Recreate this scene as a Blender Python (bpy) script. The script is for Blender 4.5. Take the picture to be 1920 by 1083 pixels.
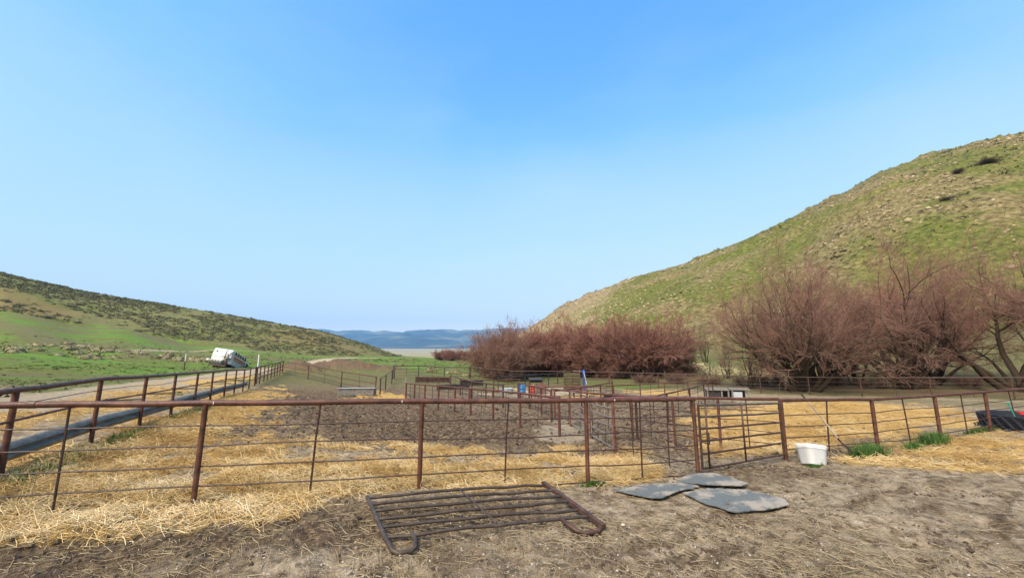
import bpy, bmesh, math, random
import numpy as np
from mathutils import Vector, Matrix, Quaternion

for _o in list(bpy.data.objects): bpy.data.objects.remove(_o, do_unlink=True)
SC = bpy.context.scene
COL = SC.collection
R = math.radians

# ---------------------------------------------------------------- camera
EYE = 2.2
cam = bpy.data.objects.new('camera', bpy.data.cameras.new('camera')); COL.objects.link(cam)
cam.location = (0, 0, EYE); cam.rotation_euler = (R(90+9.45), 0, 0)
cam.data.sensor_width = 36; cam.data.lens = 36*760/1920
cam.data.clip_start = .05; cam.data.clip_end = 60000
SC.camera = cam

# ---------------------------------------------------------------- sky, sun, exposure
SUN_EL, SUN_AZ = 50, 215            # degrees; bearing clockwise from +Y (behind the camera, to the left)
world = bpy.data.worlds.new('World'); SC.world = world; world.use_nodes = True
wn = world.node_tree; bg = wn.nodes['Background']
sky = wn.nodes.new('ShaderNodeTexSky'); sky.sky_type = 'NISHITA'; sky.sun_disc = False
sky.sun_elevation = R(SUN_EL); sky.sun_rotation = R(SUN_AZ)
sky.air_density = 1.0; sky.dust_density = .8; sky.ozone_density = 2.0; sky.altitude = 1500
def _vscale(sock, k):
    v = wn.nodes.new('ShaderNodeVectorMath'); v.operation = 'SCALE'; v.inputs['Scale'].default_value = k; wn.links.new(sock, v.inputs[0]); return v.outputs[0]
_cv = wn.nodes.new('ShaderNodeRGBCurve'); _cm = _cv.mapping; _cm.use_clip = False; _cm.clip_max_x = 3; _cm.clip_max_y = 3
for _i, _pts in enumerate(([(0,0),(.12,.080),(.165,.172),(.25,.245),(.55,.43),(1.25,.82)], [(0,0),(.2,.218),(.28,.308),(.42,.37),(.8,.48),(1.3,.66)], [(0,0),(.32,.42),(.41,.445),(.6,.46),(1.3,.54)])):
    _c = _cm.curves[_i]
    while len(_c.points) < len(_pts): _c.points.new(.5, .5)
    for _p, _q in zip(_c.points, _pts): _p.location = _q
_cm.update()                                                            # the camera's tone curve for a bright hazy-blue sky
wn.links.new(_vscale(sky.outputs[0], .15), _cv.inputs['Color']); 
# faint veils of high cloud
_tc = wn.nodes.new('ShaderNodeTexCoord'); _mp = wn.nodes.new('ShaderNodeMapping'); _mp.inputs['Scale'].default_value = (1.2, 1.6, 3.2); _mp.inputs['Rotation'].default_value = (0, .12, .4)
_nz = wn.nodes.new('ShaderNodeTexNoise'); _nz.inputs['Scale'].default_value = 1.1; _nz.inputs['Detail'].default_value = 5; _nz.inputs['Distortion'].default_value = .5
_mr = wn.nodes.new('ShaderNodeMapRange'); _mr.inputs['From Min'].default_value = .45; _mr.inputs['From Max'].default_value = .8; _mr.inputs['To Max'].default_value = .16
_mx = wn.nodes.new('ShaderNodeMix'); _mx.data_type = 'RGBA'; _mx.inputs[7].default_value = (.40, .44, .47, 1)
wn.links.new(_tc.outputs['Generated'], _mp.inputs[0]); wn.links.new(_mp.outputs[0], _nz.inputs['Vector']); wn.links.new(_nz.outputs['Fac'], _mr.inputs[0])
wn.links.new(_mr.outputs[0], _mx.inputs[0]); wn.links.new(_cv.outputs[0], _mx.inputs[6]); wn.links.new(_vscale(_mx.outputs[2], 1/.15), bg.inputs[0]); bg.inputs[1].default_value = .15
sun = bpy.data.objects.new('sun', bpy.data.lights.new('sun', 'SUN')); COL.objects.link(sun)
sun.data.energy = 3.2; sun.data.angle = R(36); sun.data.color = (1, .85, .66)
_d = Vector((math.sin(R(SUN_AZ))*math.cos(R(SUN_EL)), math.cos(R(SUN_AZ))*math.cos(R(SUN_EL)), math.sin(R(SUN_EL))))
sun.rotation_euler = _d.to_track_quat('Z', 'Y').to_euler()
SC.view_settings.view_transform = 'Standard'; SC.view_settings.look = 'None'
SC.view_settings.exposure = 1.3; SC.view_settings.gamma = 1; SC.view_settings.use_curve_mapping = False
SC.cycles.volume_bounces = 0
SC.cycles.max_bounces = 6; SC.cycles.transparent_max_bounces = 8
rng = np.random.default_rng(7)
random.seed(7)

# ---------------------------------------------------------------- helpers
def mesh_np(name, V, F):
    """V (n,3); F (m,3) or (m,4) int array -> mesh"""
    me = bpy.data.meshes.new(name); V = np.asarray(V, np.float32); F = np.asarray(F, np.int32)
    k = F.shape[1]
    me.vertices.add(len(V)); me.vertices.foreach_set('co', V.ravel())
    me.loops.add(F.size); me.loops.foreach_set('vertex_index', F.ravel())
    me.polygons.add(len(F)); me.polygons.foreach_set('loop_start', np.arange(0, F.size, k, dtype=np.int32))
    me.update(calc_edges=True); me.validate()
    return me
def smooth(me, on=True):
    me.polygons.foreach_set('use_smooth', np.full(len(me.polygons), on)); me.update(); return me
def attr_col(me, name, A):
    A = np.concatenate([A, np.ones((len(A), 4-A.shape[1]))], 1) if A.shape[1] < 4 else A
    at = me.attributes.new(name, 'FLOAT_COLOR', 'POINT'); at.data.foreach_set('color', A.astype(np.float32).ravel())
def link(name, me, m=None, parent=None, **tags):
    o = bpy.data.objects.new(name, me); COL.objects.link(o)
    if m is not None and not me.materials: me.materials.append(m)
    if parent is not None: o.parent = parent
    for k, v in tags.items(): o[k] = v
    return o
def empty(name, loc=(0, 0, 0), rz=0, **tags):
    o = bpy.data.objects.new(name, None); COL.objects.link(o); o.location = loc; o.rotation_euler = (0, 0, rz)
    o.empty_display_size = .2
    for k, v in tags.items(): o[k] = v
    return o

class NT:
    """small node builder"""
    tint = (1, 1, 1)              # earth pigments share a warm cast
    def __init__(s, name, rough=.85, spec=.3):
        s.m = bpy.data.materials.new(name); s.m.use_nodes = True; s.t = s.m.node_tree
        s.b = s.t.nodes['Principled BSDF']; s.b.inputs['Roughness'].default_value = rough
        s.b.inputs['Specular IOR Level'].default_value = spec
        s.co = None
    def n(s, typ, **kw):
        x = s.t.nodes.new(typ)
        for k, v in kw.items(): setattr(x, k, v)
        return x
    def l(s, a, b): s.t.links.new(a, b)
    def coord(s, kind='Object', scale=None):
        c = s.n('ShaderNodeTexCoord').outputs[kind]
        if scale is not None:
            mp = s.n('ShaderNodeMapping'); mp.inputs['Scale'].default_value = scale; s.l(c, mp.inputs[0]); c = mp.outputs[0]
        return c
    def noise(s, scale, detail=4, rough=.55, co=None, dist=0):
        x = s.n('ShaderNodeTexNoise'); x.inputs['Scale'].default_value = scale; x.inputs['Detail'].default_value = detail
        x.inputs['Roughness'].default_value = rough; x.inputs['Distortion'].default_value = dist
        s.l(co if co is not None else s.coord(), x.inputs['Vector']); return x.outputs['Fac']
    def voro(s, scale, co=None, out='Color', feature='F1'):
        x = s.n('ShaderNodeTexVoronoi'); x.feature = feature; x.inputs['Scale'].default_value = scale
        s.l(co if co is not None else s.coord(), x.inputs['Vector']); return x.outputs[out]
    def ramp(s, fac, stops):
        x = s.n('ShaderNodeValToRGB'); e = x.color_ramp.elements
        while len(e) < len(stops): e.new(.5)
        for k, (p, c) in enumerate(stops):
            e[k].position = p; e[k].color = (c[0]*NT.tint[0], c[1]*NT.tint[1], c[2]*NT.tint[2], 1)
        s.l(fac, x.inputs[0]); return x.outputs[0]
    def step(s, fac, a, b):
        x = s.n('ShaderNodeMapRange'); x.interpolation_type = 'SMOOTHSTEP'
        x.inputs['From Min'].default_value = a; x.inputs['From Max'].default_value = b; s.l(fac, x.inputs[0]); return x.outputs[0]
    def mix(s, f, a, b, mode='MIX'):
        x = s.n('ShaderNodeMix'); x.data_type = 'RGBA'; x.blend_type = mode; x.clamp_factor = True
        for v, i in ((f, x.inputs[0]), (a, x.inputs[6]), (b, x.inputs[7])):
            if hasattr(v, 'links') or hasattr(v, 'is_linked'): s.l(v, i)
            elif isinstance(v, (int, float)): i.default_value = v
            else: i.default_value = (v[0]*NT.tint[0], v[1]*NT.tint[1], v[2]*NT.tint[2], 1)
        return x.outputs[2]
    def math(s, op, a, b=0):
        x = s.n('ShaderNodeMath'); x.operation = op
        for v, i in ((a, x.inputs[0]), (b, x.inputs[1])):
            if isinstance(v, (int, float)): i.default_value = v
            else: s.l(v, i)
        return x.outputs[0]
    def attr(s, name):
        x = s.n('ShaderNodeAttribute'); x.attribute_name = name; return x
    def bump(s, h, strength=.5, dist=.02, normal=None):
        x = s.n('ShaderNodeBump'); x.inputs['Strength'].default_value = strength; x.inputs['Distance'].default_value = dist
        s.l(h, x.inputs['Height'])
        if normal is not None: s.l(normal, x.inputs['Normal'])
        return x.outputs[0]
    def done(s, col, bump=None, rough=None):
        if hasattr(col, 'is_linked'): s.l(col, s.b.inputs['Base Color'])
        else: s.b.inputs['Base Color'].default_value = (*col, 1)
        if bump is not None: s.l(bump, s.b.inputs['Normal'])
        if rough is not None: s.l(rough, s.b.inputs['Roughness'])
        return s.m
RIDGE_L_T = [(-2.001, 190, 65.9), (-1.572, 205, 56.5), (-1.289, 220, 48.3), (-1.205, 225, 45.0), (-1.052, 238, 39.7), (-0.875, 250, 34.6), (-0.7, 262, 28.8), (-0.579, 272, 24.1), (-0.472, 282, 19.7), (-0.365, 292, 11.6), (-0.299, 298, 5.3), (-0.263, 302, 1.8)]
RIDGE_R_T = [(-0.17, 310, 0.6), (-0.13, 318, 4.5), (-0.08, 330, 7.0), (-0.04, 336, 8.0), (-0.02, 340, 10.0), (0.02, 345, 20.9), (0.066, 338, 30.3), (0.119, 325, 41.7), (0.186, 310, 49.0), (0.295, 285, 56.0), (0.487, 245, 63.6), (0.599, 230, 70.2), (0.743, 212, 79.3), (0.876, 200, 87.5), (0.967, 192, 94.0), (1.071, 186, 97.9), (1.235, 178, 102.7), (1.369, 172, 104.0), (1.941, 160, 113.8), (2.557, 150, 121.4)]
# ---------------------------------------------------------------- terrain
def _h2(ix, iy, seed):
    n = (ix.astype(np.int64)*374761393 + iy.astype(np.int64)*668265263 + seed*974634777) & 0xffffffff
    n = ((n ^ (n >> 13))*1274126177) & 0xffffffff
    n = (n ^ (n >> 16)) & 0xffffff
    return n/float(0xffffff)
def vnoise(x, y, seed=0):
    ix = np.floor(x); iy = np.floor(y); fx = x-ix; fy = y-iy
    fx = fx*fx*fx*(fx*(fx*6-15)+10); fy = fy*fy*fy*(fy*(fy*6-15)+10)
    a = _h2(ix, iy, seed); b = _h2(ix+1, iy, seed); c = _h2(ix, iy+1, seed); d = _h2(ix+1, iy+1, seed)
    return (a*(1-fx)+b*fx)*(1-fy)+(c*(1-fx)+d*fx)*fy
def fbm(x, y, seed=0, o=4, gain=.5):
    s = 0; a = 1; t = 0
    for k in range(o):
        s = s+a*vnoise(x*2**k+17.3*k, y*2**k-9.1*k, seed+k*31); t += a; a *= gain
    return s/t
def sstep(a, b, x):
    t = np.clip((x-a)/(b-a), 0, 1); return t*t*(3-2*t)

# surveyed spot heights of the yard (x, y, z)
SPOT = np.array([(-6,5.4,.2),(-4.5,6.1,.15),(-1.46,6.79,.17),(1.33,7.54,-.02),(3.5,8.14,0),(6.5,10.1,-.2),(11,13,-.42),(14,14,-.4),
 (17,15.5,-.4),(25,20,-.4),(-8.2,7.2,.28),(-9,9.4,.3),(-11.2,13.1,.22),(-12.3,15.5,.2),(-15.5,22,.12),(-21,34.5,0),(-15,34.8,-.75),
 (-10.6,32.7,-.8),(-7,28,-.85),(-2.8,21.4,-.65),(.3,16.4,-.5),(1.6,14.5,-.5),(2.7,11.3,-.32),(4,14,-.5),(7,28,-.75),(14,32,-.85),
 (21,35,-.9),(26,31,-.75),(0,1,0),(6,4,0),(-6,2,.1),(12,6,-.1),(-14,8,.35),(-18,14,.4),(-24,30,.3),(0,-6,0),(14,-3,0),(-14,-3,.2),
 (8,16,-.55),(12,20,-.65),(-6,18,-.35),(-5,11,-.02),(0,11,-.2),(-11,22,-.3),(34,34,-.5),(4,40,-.85),(-6,41,-.6),(16,45,-.7)], float)
def _mq(d2): return np.sqrt(d2+2.5)
_d = ((SPOT[:,None,:2]-SPOT[None,:,:2])**2).sum(-1)
_n = len(SPOT)
_A = np.zeros((_n+3, _n+3)); _A[:_n,:_n] = _mq(_d)-np.eye(_n)*.12
_A[:_n,_n] = 1; _A[:_n,_n+1:] = SPOT[:,:2]; _A[_n:,:_n] = _A[:_n,_n:].T
_W = np.linalg.solve(_A, np.concatenate([SPOT[:,2], [0,0,0]]))
def yard_z(x, y):
    z = _W[_n]+_W[_n+1]*x+_W[_n+2]*y
    for k in range(_n):
        z = z+_W[k]*_mq((x-SPOT[k,0])**2+(y-SPOT[k,1])**2)
    return z
# long profiles of the valley: bearing (x/y) -> (depth, height) pairs, to the foot of the slope
PROF = [(-1.9,[(30,.5),(60,3),(90,7),(120,15),(135,19)]), (-1.263,[(30,.45),(40,.9),(58,2.3),(84,5.1),(112,11.5),(135,17)]),
 (-1.0,[(30,.35),(42,.6),(75,2.3),(105,6.1),(150,13)]), (-.737,[(30,.2),(45,.42),(60,.7),(84,1.5),(100,2.3),(150,6.0)]),
 (-.474,[(30,-.3),(40,.0),(50,.3),(85,.85),(140,2.2),(165,2.6)]), (-.27,[(30,-.8),(38,-.4),(46,.2),(90,.7),(150,1.5),(240,2.1)]),
 (-.145,[(30,-.85),(40,-.6),(50,-.2),(75,.0),(120,.35),(260,.4)]), (.0,[(30,-.85),(50,-.8),(80,-.5),(120,0),(180,1.5)]),
 (.18,[(30,-.8),(50,-.75),(70,-.5),(95,.6),(120,3)]), (.47,[(30,-.85),(45,-.7),(60,-.3),(75,1),(90,4)]),
 (.84,[(28,-.7),(40,-.5),(52,.3),(62,2.2),(70,5)]), (1.263,[(24,-.4),(34,-.2),(44,.8),(52,2.5),(60,6)]), (1.9,[(20,-.3),(30,0),(40,2),(50,6),(56,9)])]
_pb = np.array([p[0] for p in PROF])
_DL = np.linspace(0, 320, 641)
_pt = np.array([np.interp(_DL, [q[0] for q in p[1]], [q[1] for q in p[1]]) for p in PROF])
for _k in range(6): _pt[:,1:-1] = (_pt[:,:-2]+_pt[:,1:-1]*2+_pt[:,2:])/4
_pfoot = np.array([p[1][-1] for p in PROF])
def prof_z(a, D):
    k = np.clip(np.searchsorted(_pb, a)-1, 0, len(_pb)-2)
    t = np.clip((a-_pb[k])/(_pb[k+1]-_pb[k]), 0, 1); t = t*t*(3-2*t)
    i = np.clip(D/.5, 0, 639.99); i0 = i.astype(int); f = i-i0
    z0 = _pt[k,i0]*(1-f)+_pt[k,i0+1]*f; z1 = _pt[k+1,i0]*(1-f)+_pt[k+1,i0+1]*f
    return z0*(1-t)+z1*t
# ridge lines: bearing, depth, height
RIDGE_L = np.array(RIDGE_L_T); RIDGE_R = np.array(RIDGE_R_T)
def hill_shape(a, D, ridge, pw):
    Dc = np.interp(a, ridge[:,0], ridge[:,1]); zc = np.interp(a, ridge[:,0], ridge[:,2])
    Df = np.interp(a, _pb, _pfoot[:,0]); zf = np.interp(a, _pb, _pfoot[:,1])
    s = (D-Df)/(Dc-Df); up = np.clip(s, 0, 1)
    z = zf+(zc-zf)*(1-(1-up)**pw)*.35+(zc-zf)*up*.65
    z = np.where(s > 1, zc-(D-Dc)*.10-np.minimum((D-Dc)**2*.0004, (D-Dc)*.12), z)
    return z, s
def terrain(x, y, detail=True):
    az = np.arctan2(x, y); r = np.hypot(x, y)
    azc = np.clip(az, -1.09, 1.09); a = np.tan(azc); D = r*np.cos(azc)
    zy = yard_z(np.clip(x,-60,60), np.clip(y,-20,60)); zp = prof_z(a, D)
    t = sstep(27, 42, D)
    z = zy*(1-t)+zp*t
    zl, sl = hill_shape(a, D, RIDGE_L, 1.6); zr, sr = hill_shape(a, D, RIDGE_R, 1.5)
    hl = (a < RIDGE_L[-1,0]) & (sl > 0); hr = (a > RIDGE_R[0,0]) & (sr > 0)
    z = np.where(hl, np.maximum(zl, -3), z); z = np.where(hr, np.maximum(zr, -3), z)
    back = 1-sstep(1.75, 2.6, np.abs(az))
    z = z*back
    return z, np.where(hl, sl, 0)*back, np.where(hr, sr, 0)*back

# ---------------------------------------------------------------- ground covers, as surveyed outlines on the ground (x, y)
COVER = dict(
 straw_front=[(-8.6,3.6),(-6.8,4.2),(-5.6,4.9),(-4.8,5.1),(-4.0,5.4),(-3.0,5.6),(-2.4,6.1),(-2.1,6.6),(-1.6,6.7),(-.5,6.8),(.9,7.5),(1.6,7.6),(2.7,8.1),(3.0,8.4),(3.2,10.4),(2.4,12.4),(1.6,12.6),(.6,11.5),(-.8,10.8),(-3.0,11.9),(-4.3,10.8),(-6.9,13.7),(-8.6,15.0),(-10.0,19.0),(-14.4,26.6),(-19.6,33.9),(-17.2,25.6),(-12.2,15.2),(-9.4,9.1),(-8.7,6.8)],
 straw_right=[(7.8,18.6),(5.3,11.0),(7.5,11.5),(11.3,13.9),(14.6,14.9),(18.4,16.5),(20.6,18.9),(23.6,25.1),(21.2,27.8),(17.6,26.5),(13.6,25.4)],
 straw_bank=[(7.9,10.1),(8.6,9.5),(9.6,9.2),(11.2,9.0),(13.5,9.6),(17.3,13.4),(16.7,14.9),(13.5,13.6),(11.9,13.2),(9.7,11.2)],
 straw_alley=[(-11.6,8.9),(-13,11.4),(-14,14.2),(-16.6,18.6),(-19,23.5),(-21.6,30.6),(-26.8,42.5),(-27.7,39.9),(-24,30),(-19.5,20.5),(-17.2,15.5),(-15,10.5),(-14,7.5),(-10.5,5)],
 straw_far=[(-9.6,28),(-7.8,29.5),(-8.4,33),(-11,33)],
 straw_far2=[(5,30),(14,29),(20,33),(15,38),(8,37),(2,41),(-2,40)],
 mud_pen=[(2.2,13.7),(.6,11.9),(-3,12.1),(-4.4,11),(-7,13.9),(-10,16.4),(-18.3,29.8),(-17,34),(-11,33),(-7.7,31.6),(.8,16.6)],
 green_mid=[(7.2,43.4),(12.7,38.6),(18.7,42.8),(17.7,50),(9.4,52.4)],
 pale=[(-2.2,33.6),(3.1,32),(7.5,34.2),(7.7,39),(0,40.5)],
 pale_back=[(9,27.5),(14,29.5),(20,30.5),(26,28),(32,23),(37,20.5),(33,25.5),(24,32),(15,38.5),(10,38)],
 pale2=[(1.4,13.5),(2.5,13.4),(2.9,16.5),(2,18.5),(1.2,17)],
)
COVER = {k: np.array(v) for k, v in COVER.items()}
def poly_sd(x, y, p):
    d = np.full(x.shape, 1e9); ins = np.zeros(x.shape, bool); n = len(p)
    for i in range(n):
        ax, ay = p[i]; bx, by = p[(i+1) % n]; ex, ey = bx-ax, by-ay
        t = np.clip(((x-ax)*ex+(y-ay)*ey)/(ex*ex+ey*ey+1e-9), 0, 1)
        d = np.minimum(d, np.hypot(x-ax-t*ex, y-ay-t*ey))
        c = ((ay > y) != (by > y)) & (x < ex*(y-ay)/(ey if ey != 0 else 1e-9)+ax); ins ^= c
    return np.where(ins, d, -d)
MOUND = [(-26.2,49.5,2.5,1.9,1.0),(-24.2,48.6,1.8,1.5,.5),(-23.2,56,5.0,3.8,1.35),(-17.5,52,5.5,3,.6)]   # dirt heaps: x, y, rx, ry, h
def cover(x, y):
    """straw, green, mud, pale weights (0..1) at ground points"""
    r = np.hypot(x, y)
    n1 = fbm(x*.9, y*.9, 5, 4)-.5; n2 = fbm(x*3.1, y*3.1, 9, 3)-.5; n3 = fbm(x*.35, y*.35, 12, 3)-.5
    sc = np.clip(r/9, .6, 3)
    w = (n1*1.1+n2*.5)*sc
    def m(key, soft=.3): return sstep(-soft, soft, poly_sd(x, y, COVER[key])/sc**.5+w)
    sf = m('straw_front', .35); patch = sstep(-.10, .10, fbm(x*.9, y*1.5, 77, 5, .6)-.5+(11-y)*.035*sstep(16, 9, y)-.12*sstep(9, 16, y)+.42*sstep(3.6, .6, (x*.907+y*.42)+4.4+n2*2)*sstep(8, 12, y))
    straw = np.maximum.reduce([sf*np.clip(patch*.95+.15*(y < 8), 0, 1), m('straw_right', .8)*.92, m('straw_bank', .5)*np.clip(.35+sstep(-.10, .12, fbm(x*.9, y*1.6, 63, 4)-.5), 0, 1), m('straw_alley', .6)*.9, m('straw_far')*.8, m('straw_far2')*.55*sstep(-.1,.1,n3)])
    mud = np.maximum(m('mud_pen', .8), sstep(9.3, 11.5, y)*sstep(42, 36, r)*.75*(x > -9-.45*y+4)*(x < 15))
    # trampled dark earth just in front of the fence, left, and along the gate
    mud = np.maximum(mud, sstep(.15, -.55, poly_sd(x, y, COVER['straw_front'])*0+np.abs((y-(4.7+.25*(x+5.6)))+.1)-.75+w*.6)*sstep(1.5, -.5, x)*.95)
    mud = np.maximum(mud, sstep(.5, -1.5, x+w*.8)*sstep(5.6, 4.6, y-.25*x-1.2)*sstep(-.12, .1, n1+.03)*.9)
    mud = np.maximum(mud, sstep(.2, -.8, np.hypot((x-5.2)/1.9, (y-8.6)/.9)-1+w*.6)*.8)
    ur = x*.78+y*.62; vr = -x*.62+y*.78
    mud = np.maximum(mud, sstep(.53, .63, fbm(ur*.8, vr*4.2, 51, 4)*.6+fbm(x*2.3, y*2.3, 58, 4, .6)*.4)*sstep(-.5, 2, x)*sstep(10.5, 9, y)*.85)
    pale_rut = sstep(.50, .40, fbm(ur*.8, vr*4.2, 51, 4))*sstep(3, 5, x)*sstep(9.6, 8.4, y)*sstep(-.02, .1, n1)*.6
    green = np.maximum(m('green_mid', 1.0), 0)
    lf = (x*.907+y*.42)                                   # distance across the left fence line (about -4.5 on it)
    along = (-x*.42+y*.907)
    strip = np.exp(-((lf+4.05)/.28)**2)*sstep(20, 9, along)*(along > 4)
    green = np.maximum(green, strip*sstep(-.2, .15, n1+.1)*.9)
    meadow = sstep(-6.6, -10.5, lf-0*n3)*sstep(12, 22, -x)
    mead2 = sstep(46, 60, y+n3*10)
    gn = fbm(x*.06, y*.09, 33, 4)-.5
    green = np.maximum(green, np.maximum(meadow*sstep(24, 30, r+n3*14), mead2)*sstep(-.16, .06, gn+.055))
    green = green*(1-.72*sstep(-2, 14, x)*sstep(44, 52, y+.35*x)*(1-.9*np.exp(-((x-27)/6)**2-((y-58)/8)**2)))
    def near_line(pts):
        d = np.full(x.shape, 1e9)
        for (ax, ay), (bx, by) in zip(pts[:-1], pts[1:]):
            ex, ey = bx-ax, by-ay; t = np.clip(((x-ax)*ex+(y-ay)*ey)/(ex*ex+ey*ey), 0, 1); d = np.minimum(d, np.hypot(x-ax-t*ex, y-ay-t*ey))
        return d
    ditch = sstep(6.5, 2.5, near_line([(-150,112),(-122,103),(-97,90),(-76,84),(-58,76)])+n3*9)*.85
    green = green*(1-ditch)
    trk = sstep(1.6, .7, near_line([(-80,84),(-86,104),(-92,128),(-80,143),(-55,146)])+n1*1.2)
    pale = np.maximum(m('pale', .8), m('pale2', .3)*.8); pale = np.maximum.reduce([pale, m('pale_back', 1.0)*.7, pale_rut])
    # gravel lane beside the left fence and the road out of the valley
    rd = np.min([np.hypot(x-a, y-b) for a, b in ROADPTS], axis=0)
    road = sstep(2.9, 1.9, rd+n1*1.2)
    pale = np.maximum.reduce([pale, road, trk*.8]); green = green*(1-road)*(1-trk)
    mm = np.clip(sum(h*np.exp(-((x-mx)/rx)**2-((y-my)/ry)**2) for mx, my, rx, ry, h in MOUND)*2.2-.35+n1*.5, 0, 1)
    mud = np.maximum(mud, mm); green = green*(1-mm); pale = pale*(1-mm)
    bank = sstep(-3.5, 0, (x*.585+y*.811)-44.5+n1*4)*sstep(9, 3, (x*.585+y*.811)-44.5+n1*4)*sstep(10, 18, x)
    mud = np.maximum(mud, bank*.75); green = green*(1-bank*.8)
    return np.clip(straw, 0, 1), np.clip(green, 0, 1), np.clip(mud, 0, 1), np.clip(pale, 0, 1), road
_rp = np.array([(-12.5,4),(-17,12.5),(-22.5,25),(-28,38),(-31,50),(-33.5,62),(-38,78),(-46,99),(-51.5,118),(-52,134),(-47,150)], float)
_s = np.concatenate([[0], np.cumsum(np.hypot(*np.diff(_rp, axis=0).T))]); _q = np.arange(0, _s[-1], 1.0)
ROADPTS = np.stack([np.interp(_q, _s, _rp[:,0]), np.interp(_q, _s, _rp[:,1])], 1)

def ground_z(x, y):
    z, sl, sr = terrain(x, y)
    for mx, my, rx, ry, h in MOUND:
        z = z+h*np.exp(-((x-mx)/rx)**2-((y-my)/ry)**2)
    return z, sl, sr
def gz(x, y): return float(surf(np.array([float(x)]), np.array([float(y)]))[0][0])
def surf(x, y):
    """finished ground surface incl. relief; also returns covers"""
    z, sl, sr = ground_z(x, y)
    r = np.hypot(x, y)
    st, gr, mu, pa, rd = cover(x, y)
    near = sstep(75, 20, r)
    # churned mud, trampled by cattle
    ch = fbm(x*2.2, y*2.2, 21, 4, .6)-.5; clod = np.abs(fbm(x*4.5, y*4.5, 23, 3)-.5)
    z = z+mu*(1-pa)*(ch*.19-clod*.13)*np.where(y > 9, 1.5, .85)*near
    # straw lies in heaps
    sh = fbm(x*1.6, y*1.6, 41, 4, .6)
    z = z+st*near*(.02+(sh-.45)*.20)
    flat = 1-sstep(1.25, .85, np.hypot((x-3.0)/1.35, (y-7.0)/1.05))
    # gravel yard: wheel ruts and hoof prints
    g = (1-st)*(1-mu*.7)*sstep(30, 14, r)*(y < 12)*(.25+.75*flat)
    u = x*.78+y*.62; v = -x*.62+y*.78
    rut = fbm(u*.8, v*4.2, 51, 4)-.5
    z = z+g*(rut*.07*sstep(-1, 3, x)+(fbm(x*4.2, y*4.2, 53, 5, .75)-.5)*.11-.05*sstep(.52, .66, fbm(x*2.1, y*2.1, 57, 3)))
    z = z+(1-near)*(fbm(x*.25, y*.25, 61, 4)-.5)*.5*sstep(40, 70, r)*(1-rd)
    mo = np.clip(sum(h*np.exp(-((x-mx)/rx)**2-((y-my)/ry)**2) for mx, my, rx, ry, h in MOUND)*1.5, 0, 1)
    z = z+mo*(fbm(x*.9, y*.9, 87, 5, .65)-.5)*1.1
    far = np.maximum(sl, sr)
    hb = sstep(0, .15, far)
    z = z+hb*((fbm(x*.035, y*.035, 71, 5)-.5)*5.0*(sr > 0)+(fbm(x*.03, y*.03, 73, 5)-.5)*4.0*(sl > 0))*np.clip(1.15-np.maximum(far, 0), .12, 1)
    z = z+hb*(fbm(x*.25, y*.25, 75, 4)-.5)*np.where(sr > 0, .9, .55)
    z = z-hb*(sr > 0)*1.5*sstep(.25, .0, np.abs(fbm((x*.8-y*.6)*.03, (x*.6+y*.8)*.008, 83, 4)-.5)*2.2)*np.clip(1.1-sr, .0, 1)
    # rock ledges along the crest of the right-hand slope
    led = sstep(.60, .72, fbm(x*.05+3, y*.05, 79, 4))*(sr > .3)
    z = z+led*sstep(.0, .3, fbm(x*.2, y*.5, 81, 3)-.4)*1.6
    return z, (st, gr, mu, pa, rd, sl, sr)

def build_ground():
    fine = np.radians(np.arange(-57, 57.01, .2)); co = np.radians(np.arange(60, 300.1, 4))
    az = np.concatenate([fine, co])
    rs = [1.2]
    while rs[-1] < 470:
        q = rs[-1]; rs.append(q*(1.03 if q < 4 else 1.0088 if q < 45 else 1.0115))
    rs = np.array(rs)
    A, Rr = np.meshgrid(az, rs)
    X = (Rr*np.sin(A)).ravel(); Y = (Rr*np.cos(A)).ravel()
    Z, (st, gr, mu, pa, rd, sl, sr) = surf(X, Y)
    nr, na = A.shape; idx = np.arange(nr*na).reshape(nr, na); nx = np.roll(idx, -1, 1)
    Fq = np.stack([idx[:-1], nx[:-1], nx[1:], idx[1:]], -1).reshape(-1, 4)[:, ::-1]
    V = np.stack([X, Y, Z], 1)
    V = np.vstack([V, [[0, 0, float(surf(np.array([.01]), np.array([.01]))[0][0])]]])
    cov = np.stack([st, gr, mu, pa], 1); cov = np.vstack([cov, [[0, 0, 0, 0]]])
    hl = (sl[Fq] > 0).all(1); hr = (sr[Fq] > 0).all(1)
    ti = np.stack([idx[0], nx[0], np.full(na, nr*na)], -1)
    for nm, sel, mat in (('ground', ~(hl | hr), M_GROUND), ('hill_left', hl, M_HILL_L), ('hill_right', hr, M_HILL_R)):
        f = Fq[sel]
        used, inv = np.unique(f, return_inverse=True); f = inv.reshape(f.shape)
        me = mesh_np(nm, V[used], f); smooth(me); attr_col(me, 'cover', cov[used])
        link(nm, me, mat, kind='structure', label={'ground': 'muddy, straw-littered corral yard and green valley floor', 'hill_left': 'sagebrush-covered hillside on the left', 'hill_right': 'steep green rocky hillside on the right'}[nm])
    # the patch under the tripod
    t = np.vstack([V[idx[0]], V[-1:]]); k = np.arange(na)
    me = mesh_np('ground_patch', t, np.stack([np.roll(k, -1), k, np.full(na, na)], -1)); smooth(me); attr_col(me, 'cover', np.zeros((len(t), 4)))
    link('ground_patch', me, M_GROUND, kind='structure')

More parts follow.
